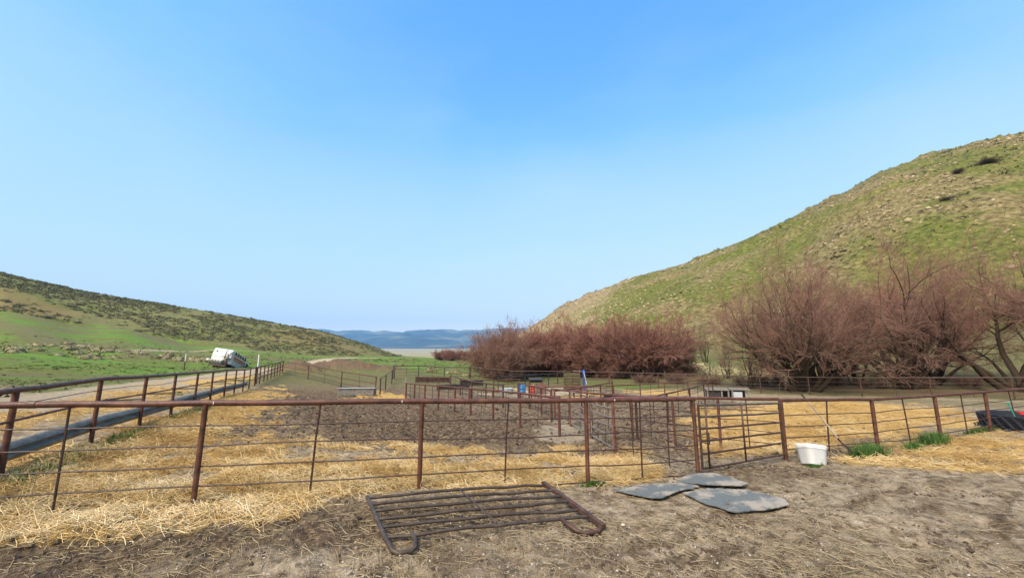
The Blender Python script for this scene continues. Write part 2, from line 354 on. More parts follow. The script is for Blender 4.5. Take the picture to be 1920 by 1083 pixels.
# ---------------------------------------------------------------- ground materials
def mat_ground():
    N = NT('ground_earth', .95, .15); co = N.coord()
    cv = N.attr('cover'); sp = N.n('ShaderNodeSeparateColor'); N.l(cv.outputs['Color'], sp.inputs[0])
    st, gr, mu, pa = sp.outputs[0], sp.outputs[1], sp.outputs[2], cv.outputs['Alpha']
    big = N.noise(.7, 5, .6, co); mid = N.noise(5, 5, .6, co); fin = N.noise(38, 4, .65, co)
    grav = N.ramp(mid, [(.33, (.105,.08,.058)), (.45, (.27,.222,.17)), (.54, (.42,.352,.285)), (.68, (.56,.485,.405))])
    grav = N.mix(N.step(big, .42, .62), N.mix(.4, grav, (.175,.14,.095)), grav)
    vc = N.voro(55, co); peb = N.n('ShaderNodeSeparateColor'); N.l(vc, peb.inputs[0])
    pd = N.voro(55, co, 'Distance'); pm = N.math('MULTIPLY', N.step(peb.outputs[0], .62, .7), N.step(pd, .45, .3))
    grav = N.mix(N.math('MULTIPLY', pm, .7), grav, N.ramp(peb.outputs[1], [(0, (.22,.18,.15)), (.5, (.42,.36,.31)), (1, (.58,.50,.44))]))
    grav = N.mix(N.math('MULTIPLY', N.step(N.noise(24, 5, .75, co), .54, .68), .7), grav, (.085,.066,.048)); grav = N.mix(N.math('MULTIPLY', N.step(N.noise(30, 4, .7, co, .5), .60, .72), .7), grav, (.56,.49,.41))
    dk = N.noise(2.6, 6, .72, co, .6); grav = N.mix(N.math('MULTIPLY', N.step(dk, .57, .67), .75), grav, N.ramp(fin, [(.3, (.05,.037,.027)), (.7, (.115,.088,.062))]))
    mudc = N.ramp(N.noise(9, 5, .65, co), [(.36, (.042,.028,.019)), (.5, (.118,.086,.06)), (.64, (.26,.20,.145))])
    col = N.mix(mu, grav, mudc)
    col = N.mix(pa, col, N.ramp(mid, [(.3, (.24,.20,.16)), (.55, (.38,.33,.27)), (.8, (.50,.45,.38))]))
    grc = N.mix(N.step(N.noise(.09, 5, .6, co), .40, .62), N.ramp(N.noise(1.1, 6, .7, co), [(.25, (.04,.088,.016)), (.45, (.082,.175,.026)), (.62, (.135,.22,.045)), (.8, (.21,.20,.08))]), N.ramp(N.noise(1.4, 6, .7, co), [(.25, (.045,.065,.018)), (.5, (.11,.135,.035)), (.75, (.24,.22,.10))]))
    grc = N.mix(N.step(N.noise(14, 3, .6, co), .55, .8), grc, (.035,.05,.015))
    dry = N.mix(N.noise(.35, 4, .6, co), N.ramp(N.noise(2.3, 6, .7, co), [(.3, (.075,.065,.035)), (.5, (.15,.13,.075)), (.75, (.25,.22,.14))]), (.10,.115,.045))
    far = N.n('ShaderNodeVectorMath'); far.operation = 'LENGTH'; N.l(co, far.inputs[0])
    col = N.mix(N.math('MULTIPLY', N.step(far.outputs['Value'], 28, 44), N.math('SUBTRACT', 1, pa)), col, N.mix(mu, dry, N.mix(.3, mudc, (.13,.085,.06))))
    col = N.mix(gr, col, grc)
    mp = N.n('ShaderNodeMapping'); mp.inputs['Scale'].default_value = (1, .35, 1); mp.inputs['Rotation'].default_value = (0, 0, .5); N.l(co, mp.inputs[0])
    sn = N.noise(60, 4, .7, mp.outputs[0], 1.5); sn2 = N.noise(3.2, 5, .65, co)
    stc = N.ramp(sn, [(.28, (.20,.115,.035)), (.45, (.44,.29,.10)), (.6, (.60,.43,.18)), (.8, (.74,.58,.30))])
    stc = N.mix(N.step(sn2, .52, .72), stc, (.22,.13,.05))
    col = N.mix(N.step(N.math('ADD', st, N.math('MULTIPLY', N.math('SUBTRACT', fin, .5), .9)), .25, .6), col, stc)
    b = N.bump(N.noise(70, 4, .7, co), .7, .02); b = N.bump(N.math('ADD', N.noise(16, 6, .72, co), N.math('MULTIPLY', pm, .12)), 1.0, .08, b)
    b = N.bump(sn, .35, .02, b)
    return N.done(col, b)
def mat_hill_l():
    N = NT('sage_slope', .95, .1); co = N.coord()
    a = N.noise(.045, 5, .6, co); b = N.noise(.9, 5, .7, co); c = N.noise(.012, 3, .5, co)
    col = N.ramp(b, [(.28, (.075,.085,.035)), (.48, (.14,.145,.065)), (.62, (.20,.19,.09)), (.8, (.29,.26,.15))])
    col = N.mix(N.step(a, .47, .62), col, N.ramp(b, [(.3, (.07,.095,.025)), (.6, (.14,.165,.05)), (.8, (.2,.2,.09))]))
    col = N.mix(N.math('MULTIPLY', N.step(c, .55, .62), .5), col, (.20,.14,.07))
    return N.done(col, N.bump(N.noise(1.4, 5, .7, co), .8, .5))
def mat_hill_r():
    N = NT('rocky_grass_slope', .95, .1); co = N.coord()
    a = N.noise(.03, 6, .62, co); b = N.noise(.7, 6, .7, co); c = N.noise(.11, 5, .6, co)
    green = N.ramp(b, [(.33, (.038,.058,.013)), (.47, (.092,.114,.026)), (.58, (.15,.158,.048)), (.74, (.27,.25,.11))])
    tan = N.ramp(b, [(.33, (.06,.052,.025)), (.5, (.165,.138,.070)), (.70, (.34,.295,.19))])
    col = N.mix(N.math('MULTIPLY', N.step(a, .465, .605), .9), green, tan)
    col = N.mix(N.math('MULTIPLY', N.step(c, .56, .68), .75), col, tan)
    # stony scree towards the far nose of the slope
    sx = N.n('ShaderNodeSeparateXYZ'); N.l(co, sx.inputs[0])
    nose = N.math('SUBTRACT', N.math('MULTIPLY', sx.outputs[1], .45), sx.outputs[0])
    sc = N.math('MULTIPLY', N.step(N.math('ADD', nose, N.math('MULTIPLY', N.math('SUBTRACT', a, .5), 160)), 30, 62), N.step(sx.outputs[1], 130, 200))
    col = N.mix(N.math('MULTIPLY', sc, .75), col, N.ramp(N.noise(1.6, 5, .75, co), [(.3, (.10,.085,.05)), (.5, (.27,.23,.155)), (.7, (.42,.36,.27))]))
    vr = N.voro(.55, co, 'Distance'); vcol = N.n('ShaderNodeSeparateColor'); N.l(N.voro(.55, co), vcol.inputs[0])
    rk = N.math('MULTIPLY', N.step(vcol.outputs[0], .78, .84), N.step(vr, .34, .22))
    rk = N.math('MULTIPLY', rk, N.step(c, .40, .58))
    col = N.mix(N.math('MULTIPLY', rk, .5), col, (.30,.26,.20))
    return N.done(col, N.bump(N.noise(1.0, 6, .7, co), .9, .7))
NT.tint = (1.03, .97, .83)
M_GROUND = mat_ground(); M_HILL_L = mat_hill_l(); M_HILL_R = mat_hill_r()
build_ground()
NT.tint = (1, 1, 1)

# ---------------------------------------------------------------- far plain and mountains
def far_z(a, D):
    z = np.interp(D, [380, 700, 1500, 3000, 5000, 7000, 12000], [-3, -6, 2, 22, 75, 170, 260])
    x = a*D
    ridge = fbm(x*.0007, D*.0007, 101, 6, .5)
    def rng_(D0, w, top, tab, seed):
        h = np.interp(a, [t[0] for t in tab], [t[1] for t in tab])
        n = fbm(x*.0011+seed, D*.0011, seed, 6, .55)
        rid = 1-np.abs(fbm(x*.0016, D*.0012, seed+3, 5, .5)*2-1)
        e = np.exp(-((D-D0)/w)**2)
        return e*(h*(.8+.15*n+.25*(rid-.75)))
    z = z+rng_(10600, 1500, 1, [(-1.6,620),(-.5,520),(-.41,490),(-.33,470),(-.28,440),(-.22,500),(-.17,520),(-.12,500),(-.08,490),(-.03,520),(.2,600),(1.6,700)], 7)
    z = z+rng_(8200, 900, 1, [(-1.6,250),(-.40,60),(-.34,160),(-.26,260),(-.2,200),(-.14,150),(-.1,210),(-.03,280),(1.6,300)], 19)
    return z
def build_far():
    az = np.radians(np.concatenate([np.arange(-58, -28, 1.0), np.arange(-28, 6, .12), np.arange(6, 58.1, 1.0)]))
    D = np.concatenate([np.geomspace(380, 6500, 50), np.linspace(6600, 12300, 120)])
    A, DD = np.meshgrid(np.tan(az), D)
    Z = far_z(A, DD); V = np.stack([(A*DD).ravel(), DD.ravel(), Z.ravel()], 1)
    nr, na = A.shape; i = np.arange(nr*na).reshape(nr, na)
    Fq = np.stack([i[:-1,:-1], i[:-1,1:], i[1:,1:], i[1:,:-1]], -1)
    k = 47
    for nm, f, m, lb in (('plain', Fq[:k], M_PLAIN, 'wide pale valley floor far below the mountains'), ('mountains', Fq[k:], M_MTN, 'blue mountain range across the end of the valley')):
        f = f.reshape(-1, 4); u_, inv = np.unique(f, return_inverse=True)
        me = mesh_np(nm, V[u_], inv.reshape(-1, 4)); smooth(me); link(nm, me, m, kind='structure', label=lb)
N = NT('plain_grass', .95, .1); co = N.coord('Object', (.0009, .0016, 1)); M_PLAIN = N.done(N.ramp(N.noise(1, 6, .6, co), [(.34, (.10,.11,.035)), (.46, (.26,.225,.10)), (.56, (.42,.33,.18)), (.7, (.55,.45,.29))]))
N = NT('mountain_rock', .95, .1); co = N.coord('Object'); M_MTN = N.done(N.ramp(N.noise(.0012, 7, .62, co), [(.3, (.012,.022,.022)), (.48, (.04,.052,.045)), (.66, (.20,.185,.12))]))
build_far()
N = NT('haze_air'); N.t.nodes.remove(N.b); _v = N.n('ShaderNodeVolumePrincipled')
_v.inputs['Color'].default_value = (.24, .56, 1, 1); _v.inputs['Density'].default_value = 8.5e-5; _v.inputs['Anisotropy'].default_value = 0
N.l(_v.outputs[0], N.t.nodes['Material Output'].inputs['Volume'])
_b = [(-21000,-800,-60),(21000,-800,-60),(21000,12600,-60),(-21000,12600,-60)]
_V = np.array(_b+[(x,y,1150) for x,y,z in _b]); haze = link('haze', mesh_np('haze', _V, [(0,3,2,1),(4,5,6,7),(0,1,5,4),(1,2,6,5),(2,3,7,6),(3,0,4,7)]), N.m, kind='stuff', label='thin blue air filling the valley', category='haze')

# ---------------------------------------------------------------- shapes
def tube_geo(P, r, n=8, cap=True):
    """tube along points P; r scalar or per-point; returns V, quads-as-list"""
    P = [Vector(p) for p in P]; rr = r if hasattr(r, '__len__') else [r]*len(P)
    V = []; Fc = []; up = None
    for i, p in enumerate(P):
        t = (P[min(i+1, len(P)-1)]-P[max(i-1, 0)]).normalized()
        if up is None: up = Vector((0, 0, 1)) if abs(t.z) < .9 else Vector((1, 0, 0))
        a = t.cross(up).normalized(); b = a.cross(t); up = b
        for k in range(n):
            w = 2*math.pi*k/n; V.append(p+(a*math.cos(w)+b*math.sin(w))*rr[i])
    for i in range(len(P)-1):
        for k in range(n):
            Fc.append((i*n+k, i*n+(k+1) % n, (i+1)*n+(k+1) % n, (i+1)*n+k))
    if cap:
        Fc.append(tuple(range(n))); Fc.append(tuple(range((len(P)-1)*n, len(P)*n))[::-1])
    return V, Fc
def pyd(name, V, F, sm=True, autosm=True):
    me = bpy.data.meshes.new(name); me.from_pydata([tuple(v) for v in V], [], F); me.validate()
    bm = bmesh.new(); bm.from_mesh(me); bmesh.ops.recalc_face_normals(bm, faces=bm.faces)
    if sm:
        for f in bm.faces: f.smooth = len(f.verts) <= 4
        for e in bm.edges:
            if len(e.link_faces) == 2 and e.calc_face_angle(0) > .9: e.smooth = False
    bm.to_mesh(me); bm.free(); return me
def tube(name, P, r, m, parent=None, n=8, **t): return link(name, pyd(name, *tube_geo(P, r, n)), m, parent, **t)
class MB:
    """collects shapes for one mesh"""
    def __init__(s): s.V = []; s.F = []
    def add(s, V, F):
        o = len(s.V); s.V += [tuple(v) for v in V]; s.F += [tuple(i+o for i in f) for f in F]; return s
    def tube(s, P, r, n=8): return s.add(*tube_geo(P, r, n))
    def box(s, lo, hi, M=None):
        x0, y0, z0 = lo; x1, y1, z1 = hi
        V = [Vector(v) for v in ((x0,y0,z0),(x1,y0,z0),(x1,y1,z0),(x0,y1,z0),(x0,y0,z1),(x1,y0,z1),(x1,y1,z1),(x0,y1,z1))]
        if M is not None: V = [M @ v for v in V]
        return s.add(V, [(0,3,2,1),(4,5,6,7),(0,1,5,4),(1,2,6,5),(2,3,7,6),(3,0,4,7)])
    def prism(s, poly, x0, x1):
        """outline (y,z) extruded along x"""
        n = len(poly); V = [(x0, a, b) for a, b in poly]+[(x1, a, b) for a, b in poly]
        return s.add(V, [tuple(range(n))[::-1], tuple(range(n, 2*n))]+[(i, (i+1) % n, n+(i+1) % n, n+i) for i in range(n)])
    def lathe(s, prof, n=20, c=(0, 0, 0), sx=1, sy=1):
        V = []; F = []
        for (r, z) in prof:
            for k in range(n):
                w = 2*math.pi*k/n; V.append((c[0]+r*math.cos(w)*sx, c[1]+r*math.sin(w)*sy, c[2]+z))
        for i in range(len(prof)-1):
            for k in range(n): F.append((i*n+k, i*n+(k+1) % n, (i+1)*n+(k+1) % n, (i+1)*n+k))
        if prof[0][0] > 0: F.append(tuple(range(n))[::-1])
        if prof[-1][0] > 0: F.append(tuple(range((len(prof)-1)*n, len(prof)*n)))
        return s.add(V, F)
    def build(s, name, m, parent=None, bevel=0, sm=False, **t):
        me = pyd(name, s.V, s.F, sm)
        if bevel:
            bm = bmesh.new(); bm.from_mesh(me)
            bmesh.ops.bevel(bm, geom=list(bm.edges), offset=bevel, segments=1, affect='EDGES', clamp_overlap=True); bm.to_mesh(me); bm.free()
        return link(name, me, m, parent, **t)

# ---------------------------------------------------------------- object materials
def mat_pipe(name, c0, c1, c2, rough=.6, sc=7, spec=.4, metal=0):
    N = NT(name, rough, spec); co = N.coord(); N.b.inputs['Metallic'].default_value = metal
    a = N.noise(sc, 6, .65, co); b = N.noise(sc*9, 4, .7, co)
    col = N.ramp(a, [(.3, c0), (.5, c1), (.72, c2)]); col = N.mix(N.math('MULTIPLY', N.step(b, .55, .75), .55), col, c0)
    return N.done(col, N.bump(b, .35, .004), N.step(b, -.4, 1.3))
M_RUST = mat_pipe('rusted_pipe', (.040,.016,.012), (.088,.033,.022), (.145,.060,.036))
M_RUST2 = mat_pipe('brown_rusted_pipe', (.028,.016,.013), (.062,.031,.022), (.11,.055,.035))
M_RUSTR = mat_pipe('red_rust_pipe', (.07,.022,.015), (.13,.045,.03), (.20,.08,.05))
M_ROD = mat_pipe('rusted_rod', (.022,.011,.009), (.045,.021,.016), (.07,.033,.024))
M_GATE = mat_pipe('weathered_gate_pipe', (.03,.022,.02), (.06,.05,.048), (.11,.10,.10), .5)
M_LPANEL = mat_pipe('bare_steel_panel', (.08,.06,.052), (.165,.14,.125), (.27,.24,.22), .55)
M_DARK = mat_pipe('dark_steel', (.015,.013,.012), (.035,.03,.028), (.06,.05,.045))
M_OLD = mat_pipe('old_gate_pipe', (.024,.017,.014), (.048,.034,.027), (.088,.064,.05), .8)
M_GALV = mat_pipe('galvanised_guardrail', (.10,.10,.09), (.18,.18,.165), (.29,.285,.265), .75, 4, .12)
M_PLATE = mat_pipe('rusty_plate', (.06,.025,.018), (.12,.055,.04), (.19,.10,.075), .8, 3)
def mat_plain(name, c, c2=None, rough=.6, sc=4, dirt=(.16,.13,.10), dirt_amt=.35, spec=.4):
    N = NT(name, rough, spec); co = N.coord(); a = N.noise(sc, 5, .65, co); b = N.noise(sc*8, 4, .7, co)
    col = N.ramp(a, [(.3, c2 or tuple(q*.8 for q in c)), (.65, c)])
    col = N.mix(N.math('MULTIPLY', N.step(N.math('MULTIPLY', N.math('ADD', a, b), .5), .47, .66), dirt_amt), col, dirt)
    return N.done(col, N.bump(b, .2, .004))
M_WHITE = mat_plain('white_plastic', (.78,.80,.82), (.68,.70,.71), .45, 3, (.40,.36,.29), .55)
M_TRUCKW = mat_plain('chalky_white_paint', (.66,.68,.70), (.50,.51,.51), .5, 1.1, (.22,.17,.12), .65)
M_YEL = mat_plain('yellow_paint', (.60,.48,.06))
M_TRED = mat_plain('faded_red_paint', (.50,.07,.05), None, .5, 2, dirt_amt=.2)
M_BLUEB = mat_plain('blue_plastic', (.02,.20,.52), None, .4, 2, dirt_amt=.15)
M_BLUEP = mat_plain('blue_paint', (.02,.06,.42), None, .4, 2, dirt_amt=.1)
M_RED = mat_plain('red_plastic', (.62,.03,.03), None, .4, 2, dirt_amt=.1)
M_TEAL = mat_plain('teal_plastic', (.03,.30,.24), None, .4, 2, dirt_amt=.1)
M_CONC = mat_plain('weathered_concrete', (.28,.26,.23), (.08,.078,.07), .9, 5, (.05,.045,.04), .6)
M_WOOD = mat_plain('weathered_wood', (.36,.29,.22), (.26,.20,.15), .8, 6)
M_PLANK = mat_plain('grey_plank', (.17,.15,.125), (.10,.085,.07), .85, 6)
M_WOODL = mat_plain('pale_wood_handle', (.45,.40,.33), (.34,.29,.23), .7, 9)
M_TYRE = mat_plain('tyre_rubber', (.018,.022,.035), (.010,.012,.018), .75, 3, (.05,.05,.055), .35)
M_OLIVE = mat_plain('olive_steel', (.085,.075,.03), (.06,.05,.02), .6, 3)
M_TANK = mat_plain('galvanised_tank', (.42,.46,.50), (.33,.37,.41), .45, 3, dirt_amt=.2)
def mat_mat():
    N = NT('rubber_mat', .85, .3); co = N.coord(); a = N.noise(2.2, 6, .65, co); b = N.noise(40, 4, .7, co)
    col = N.ramp(b, [(.3, (.07,.080,.082)), (.7, (.14,.155,.156))])
    col = N.mix(N.math('MULTIPLY', N.step(N.math('ADD', a, N.math('MULTIPLY', b, .25)), .60, .74), .8), col, (.32,.275,.225))
    return N.done(col, N.bump(b, .3, .006))
M_MAT = mat_mat()

# ---------------------------------------------------------------- fences
def lerp_path(P, q):
    """points along a polyline of tops: q subdivisions per span"""
    o = []
    for i in range(len(P)-1):
        for k in range(q): o.append(Vector(P[i]).lerp(Vector(P[i+1]), k/q))
    return o+[Vector(P[-1])]
def fence(name, label, posts, h=1.35, rail_r=.04, post_r=.036, rods=(1.04, .77, .5, .24), rod_r=.0095, stays=True, mat=None, rmat=None,
          wob=.012, top=True, group='pipe fences of the corral', cat='fence', rail2=None, skip_posts=(), lean=0, tops=None, stay_r=.014, sink=.25):
    """posts: (x, y) or (x, y, h). one thing: posts, rails, rods and stays are its parts"""
    mat = mat or M_RUST; rmat = rmat or M_ROD
    pts = []
    for i, p in enumerate(posts):
        z = float(terrain(np.array([float(p[0])]), np.array([float(p[1])]))[0][0]); hh = p[2] if len(p) > 2 else h
        pts.append((p[0], p[1], z, tops[i] if tops else z+hh))
    c = pts[len(pts)//2]
    root = empty(name, (c[0], c[1], c[2]), label=label, category=cat, group=group)
    L = lambda v: (v[0]-c[0], v[1]-c[1], v[2]-c[2])
    for i, p in enumerate(pts):
        if i in skip_posts: continue
        dx, dy = rng.normal(0, .012+lean, 2)
        tube('post', [L((p[0]+dx, p[1]+dy, p[2]-sink)), L((p[0], p[1], p[3]-.2*(rail_r if top else 0)))], post_r, mat, root, 10)
    tp = [L((p[0], p[1], p[3])) for p in pts]
    if top:
        path = lerp_path(tp, 4)
        for k, q in enumerate(path): q.z += rng.normal(0, .004); q.x += rng.normal(0, .004)
        d = (path[-1]-path[-2]).normalized(); path[-1] = path[-1]+d*post_r; path[0] = path[0]-(path[1]-path[0]).normalized()*post_r
        tube('top_rail', path, rail_r, mat, root, 12)
    if rail2:
        for hz, rr in rail2:
            path = lerp_path([(a, b, zt-(p[3]-p[2])+hz) for (a, b, zt), p in zip(tp, pts)], 4); tube('rail', path, rr, mat, root, 8)
    for rh in rods:
        path = []
        for i in range(len(pts)-1):
            a, b = pts[i], pts[i+1]; bow = rng.normal(0, wob*1.3)
            for k in range(6):
                t = k/6; zt = (a[3]-h+rh)*(1-t)+(b[3]-h+rh)*t
                path.append(L((a[0]*(1-t)+b[0]*t+rng.normal(0, wob*.4), a[1]*(1-t)+b[1]*t+rng.normal(0, wob*.4), zt+bow*math.sin(t*math.pi)+rng.normal(0, wob*.3))))
        path.append(L((pts[-1][0], pts[-1][1], pts[-1][3]-h+rh)))
        tube('rod', path, rod_r, rmat, root, 6)
    if stays:
        for i in range(len(pts)-1):
            a, b = pts[i], pts[i+1]; t = .5+rng.normal(0, .03); x, y = a[0]*(1-t)+b[0]*t, a[1]*(1-t)+b[1]*t
            zt = a[3]*(1-t)+b[3]*t; lo = min(rods) if rods else .2
            sx = rng.normal(0, .05)
            tube('stay', [L((x+sx, y, zt-h+lo-.14)), L((x+sx*.5, y, zt-h*.4)), L((x, y, zt-rail_r))], stay_r, rmat, root, 6)
    return root, pts, c

# the run across the foreground
F1P = [(-10.3,4.4),(-7.3,5.2),(-4.38,5.99),(-1.46,6.79),(1.33,7.54),(3.52,8.14)]
F1T = [1.65,1.60,1.545,1.485,1.42,1.385]
f1, p1_, c1_ = fence('pipe_fence', 'nearest rusty pipe fence crossing the whole foreground behind the fallen gate', F1P, 1.35, .043, .037,
      (1.04,.765,.49,.235,-.03), .0105, tops=F1T, wob=.014, stay_r=.015)
for (t_, w_) in ((2.04, .012), (2.9, .01), (4.25, .012)):          # small white marks on the face of the top rail
    i_ = int(t_); f_ = t_-i_; q_ = Vector((F1P[i_][0], F1P[i_][1], F1T[i_])).lerp(Vector((F1P[i_+1][0], F1P[i_+1][1], F1T[i_+1])), f_)-Vector((c1_[0], c1_[1], c1_[2]))
    MB().tube([q_+Vector((.003, -.0445, .022)), q_+Vector((0, -.047, 0)), q_+Vector((.002, -.044, -.02))], [.004, .007, .003], 6).build('white_mark', M_WHITE, f1)
for t_ in (1.35, 3.62, 4.72):                                     # welded couplings on the top rail
    i_ = int(t_); f_ = t_-i_; A_, B_ = (Vector((F1P[j][0], F1P[j][1], F1T[j])) for j in (i_, i_+1)); q_ = A_.lerp(B_, f_)-Vector((c1_[0], c1_[1], c1_[2])); d_ = (B_-A_).normalized()
    tube('coupling', [q_-d_*.05, q_+d_*.05], .049, M_RUST2, f1, 12)
# left run with guardrail
LY = [4.2, 6.68, 9.25, 11.7, 14.1, 16.7, 19.1, 21.9, 24.6, 27.3, 29.7, 32.2]
LP = [(-4.80-.471*y, y) for y in LY]
fl, pl_, cl_ = fence('pipe_fence', 'long left pipe fence with a grey guardrail along its foot', LP, 1.40, .045, .043, (1.16,), .008, stays=False, lean=.01, rail2=((.92, .022),))
WBEAM = [(-.155,0),(-.14,.018),(-.085,.07),(-.055,.075),(-.01,.0),(.01,.0),(.055,.075),(.085,.07),(.14,.018),(.155,0)]
def guardrail(pts, c, hz, off):
    V = []; F = []; n = len(WBEAM); nrm = Vector((-.905, -.426, 0))
    path = []
    for i in range(len(pts)-1):
        for k in range(3):
            t = k/3; path.append(Vector((pts[i][0]*(1-t)+pts[i+1][0]*t, pts[i][1]*(1-t)+pts[i+1][1]*t, (pts[i][3]*(1-t)+pts[i+1][3]*t)-1.40+hz)))
    path.append(Vector((pts[-1][0], pts[-1][1], pts[-1][3]-1.40+hz)))
    for p in path:
        for (zz, dd) in WBEAM: V.append(p+nrm*(off-dd)+Vector((0, 0, zz))-Vector(c[:3]))
    m = len(V); V += [v+nrm*.006 for v in V]
    for i in range(len(path)-1):
        for k in range(n-1):
            a = i*n+k; F.append((a, a+1, a+n+1, a+n)); F.append((m+a, m+a+n, m+a+n+1, m+a+1))
        F.append((i*n, i*n+n, m+i*n+n, m+i*n)); F.append((i*n+n-1, m+i*n+n-1, m+i*n+2*n-1, i*n+2*n-1))
    return V, F
link('guardrail', pyd('guardrail', *guardrail(pl_[:-1], cl_, .40, .125)), M_GALV, fl)
for i in range(3, 10):                                            # short arms sticking out over the feed alley
    a = pl_[i]; q = Vector((a[0]-cl_[0], a[1]-cl_[1], a[3]-.62-cl_[2])); n_ = Vector((-.905, -.426, 0))
    tube('arm', [q, q+n_*.75, q+n_*.80+Vector((0, 0, .05))], .02, M_DARK, fl, 8)
# runs at the far left corner
fence('pipe_fence', 'short close-posted fence continuing beyond the corner behind the tilted truck', [(-20.0-.41*k*1.75-.0, 32.3+k*1.75) for k in range(9)], 1.4, .045, .05, (1.05,), .01, stays=False, rail2=((.85,.04),(.5,.04)))
fence('pipe_fence', 'three-rail fence below the dirt heaps, behind the concrete bunk', [(-25.7,46.3),(-19.8,40.2),(-14.47,35.2),(-10.62,32.4)], 1.38, .035, .045, (.2,), stays=True, rail2=((.85,.03),(.45,.03)))
fence('pipe_fence', 'low dark fence linking the bunk corner to the back of the yard', [(-10.3,32.5),(-10.8,35.5),(-11.3,39),(-12,42.3)], 1.25, .035, .05, (.95,.65,.35), .012, stays=False, mat=M_RUST2)
fence('pipe_fence', 'back fence at the foot of the green bank left of the willows', [(-12.2,42.5),(-10,44.3),(-7.6,46.4),(-5,48.8)], 1.3, .035, .045, (.95,.6,.3), .012, mat=M_DARK)
# fences of the middle pens
AP = [(1.62,14.5),(.32,16.4),(-.83,18.2),(-1.96,19.9),(-2.95,21.6),(-4.1,23.3),(-5.2,24.9),(-6.2,26.5),(-7.1,27.9)]
fence('pipe_fence', 'long diagonal fence running back through the middle of the muddy pens', AP, 1.28, .042, .05, (1.02,.78,.54,.30), .011, mat=M_RUST)
fence('pipe_fence', 'short fence parallel to and just behind the long diagonal one', [(-.53,24.7),(-1.7,27.2),(-2.9,30),(-4.1,33),(-5.4,36.5)], 1.3, .045, .055, (1.0,.75,.5,.25), .012, mat=M_RUST2)
fence('pipe_fence', 'fence piece running back from the foreground corner post beside the flat mats', [(3.50,8.24),(3.12,9.6),(2.7,11.25)], 1.40, .04, .037, (1.14,.9,.66,.42,.18), .010, skip_posts=(0,1), mat=M_RUSTR)
fence('pipe_fence', 'fence ending at the gate post and running back across the middle pens', [(6.49,10.26),(5.66,11.5),(4.86,12.7),(4.0,14.0),(2.9,16.1),(1.75,18.5)], 1.38, .038, .036, (1.1,.84,.58,.32), .010, skip_posts=(0,), mat=M_RUST)
fence('pipe_fence', 'nearer right-hand fence from the gate post towards the tyre feeder', [(6.52,10.16),(10.1,11.75),(13.3,13.15),(16.5,14.55),(19.8,16.0),(23.2,17.5),(26.6,19.0)], 1.36, .043, .05, (1.0,.74,.48,.22), .012, mat=M_RUST, stay_r=.018)
fence('pipe_fence', 'long back fence below the bare trees on the right', [(-4.9,48.9),(0,47.6),(5,45.6),(10,42.7),(14,39.7),(17.5,37.2),(20.8,34.8),(23.5,32.9),(26,31),(29,28.8),(32,26.6),(35,24.4),(38,22.2)], 1.36, .042, .045, (1.0,.72,.45,.2), .012, mat=M_RUST2)
fence('pipe_fence', 'pen fence with a bend, from the blue barrel up to the back fence', [(1.3,28.0),(4.2,28.2),(6.94,28.5),(9.3,30.2),(11.8,32.2),(14.6,34.5),(17.4,36.9)], 1.0, .04, .042, (.7,.4,.15), .012, mat=M_RUSTR)
fence('pipe_fence', 'dark fence leaving the squeeze chute towards the willows', [(-1.2,35.6),(1.2,38.2),(3.6,41),(6,44)], 1.3, .04, .045, (.98,.66,.34), .013, mat=M_DARK)
fence('pipe_fence', 'far short fence between the blue barrel and the long diagonal fence', [(-3.2,31.0),(-1.4,31.6),(.6,32.2)], 1.3, .04, .05, (1,.7,.4,.15), .012, mat=M_RUST)
fence('pipe_fence', 'cross fence closing the alley beside the long diagonal fence', [(1.75,18.7),(1.5,21.5),(1.0,24.2),(.4,27.5)], 1.3, .045, .055, (1.02,.76,.5,.25), .012, mat=M_RUST)

fence('pipe_fence', 'slanting fence from the alley end to the bend of the pen fence', [(2.0,19.6),(3.7,22.4),(5.4,25.4),(6.8,28.2)], 1.25, .04, .045, (.98,.72,.46,.2), .012, mat=M_RUSTR)
fence('pipe_fence', 'fence closing the right-hand pen between the middle fence and the trough', [(4.2,14.2),(6.6,17.8),(9.2,21.6),(11.8,25.6),(14.0,29.0)], 1.25, .036, .04, (.95,.66,.36), .011, mat=M_RUST2)
# gates and loose steel panels
def gate(name, label, a, b, za, zb, h, nbar, r, m, group=None, braces=(.5,), m2=None, cat='gate'):
    """upright tubular gate from a to b; za/zb bottom heights"""
    A = Vector((a[0], a[1], za)); B = Vector((b[0], b[1], zb)); root = empty(name, A, label=label, category=cat)
    if group: root['group'] = group
    D = B-A; hz = [h*(k/(nbar-1))**.93 for k in range(nbar)]
    for k, z in enumerate(hz):
        tube('bar', [Vector((0, 0, z)), D*.33+Vector((0, 0, z+rng.normal(0, .004))), D*.66+Vector((0, 0, z+rng.normal(0, .004))), D+Vector((0, 0, z))], r, (m2 if m2 and k < nbar-2 else m), root, 8)
    for s in (Vector((0, 0, 0)), D): tube('end_upright', [s-Vector((0, 0, r)), s+Vector((0, 0, h+r))], r*1.12, m2 or m, root, 8)
    for t in braces:
        n_ = Vector((D.y, -D.x, 0)).normalized()*r*1.2
        tube('brace', [D*t+n_, D*t+n_+Vector((0, 0, h))], r*.85, m2 or m, root, 6)
    return root
g1 = gate('pipe_gate', 'dark six-bar gate standing closed to the left of the white tub', (3.66,8.24), (6.42,10.08), .08, -.08, 1.17, 6, .021, M_GATE, braces=(.06,.47), m2=M_RUST2)
for z_ in (.25, .95): tube('hinge', [(2.72,1.81,z_-.05), (2.80,1.87,z_-.05), (2.80,1.87,z_+.04)], .016, M_DARK, g1, 6)
tube('latch', [(-.08,-.05,.62), (.25,.17,.62), (.25,.17,.40)], .012, M_GATE, g1, 6)
def zt(x, y): return float(terrain(np.array([float(x)]), np.array([float(y)]))[0][0])
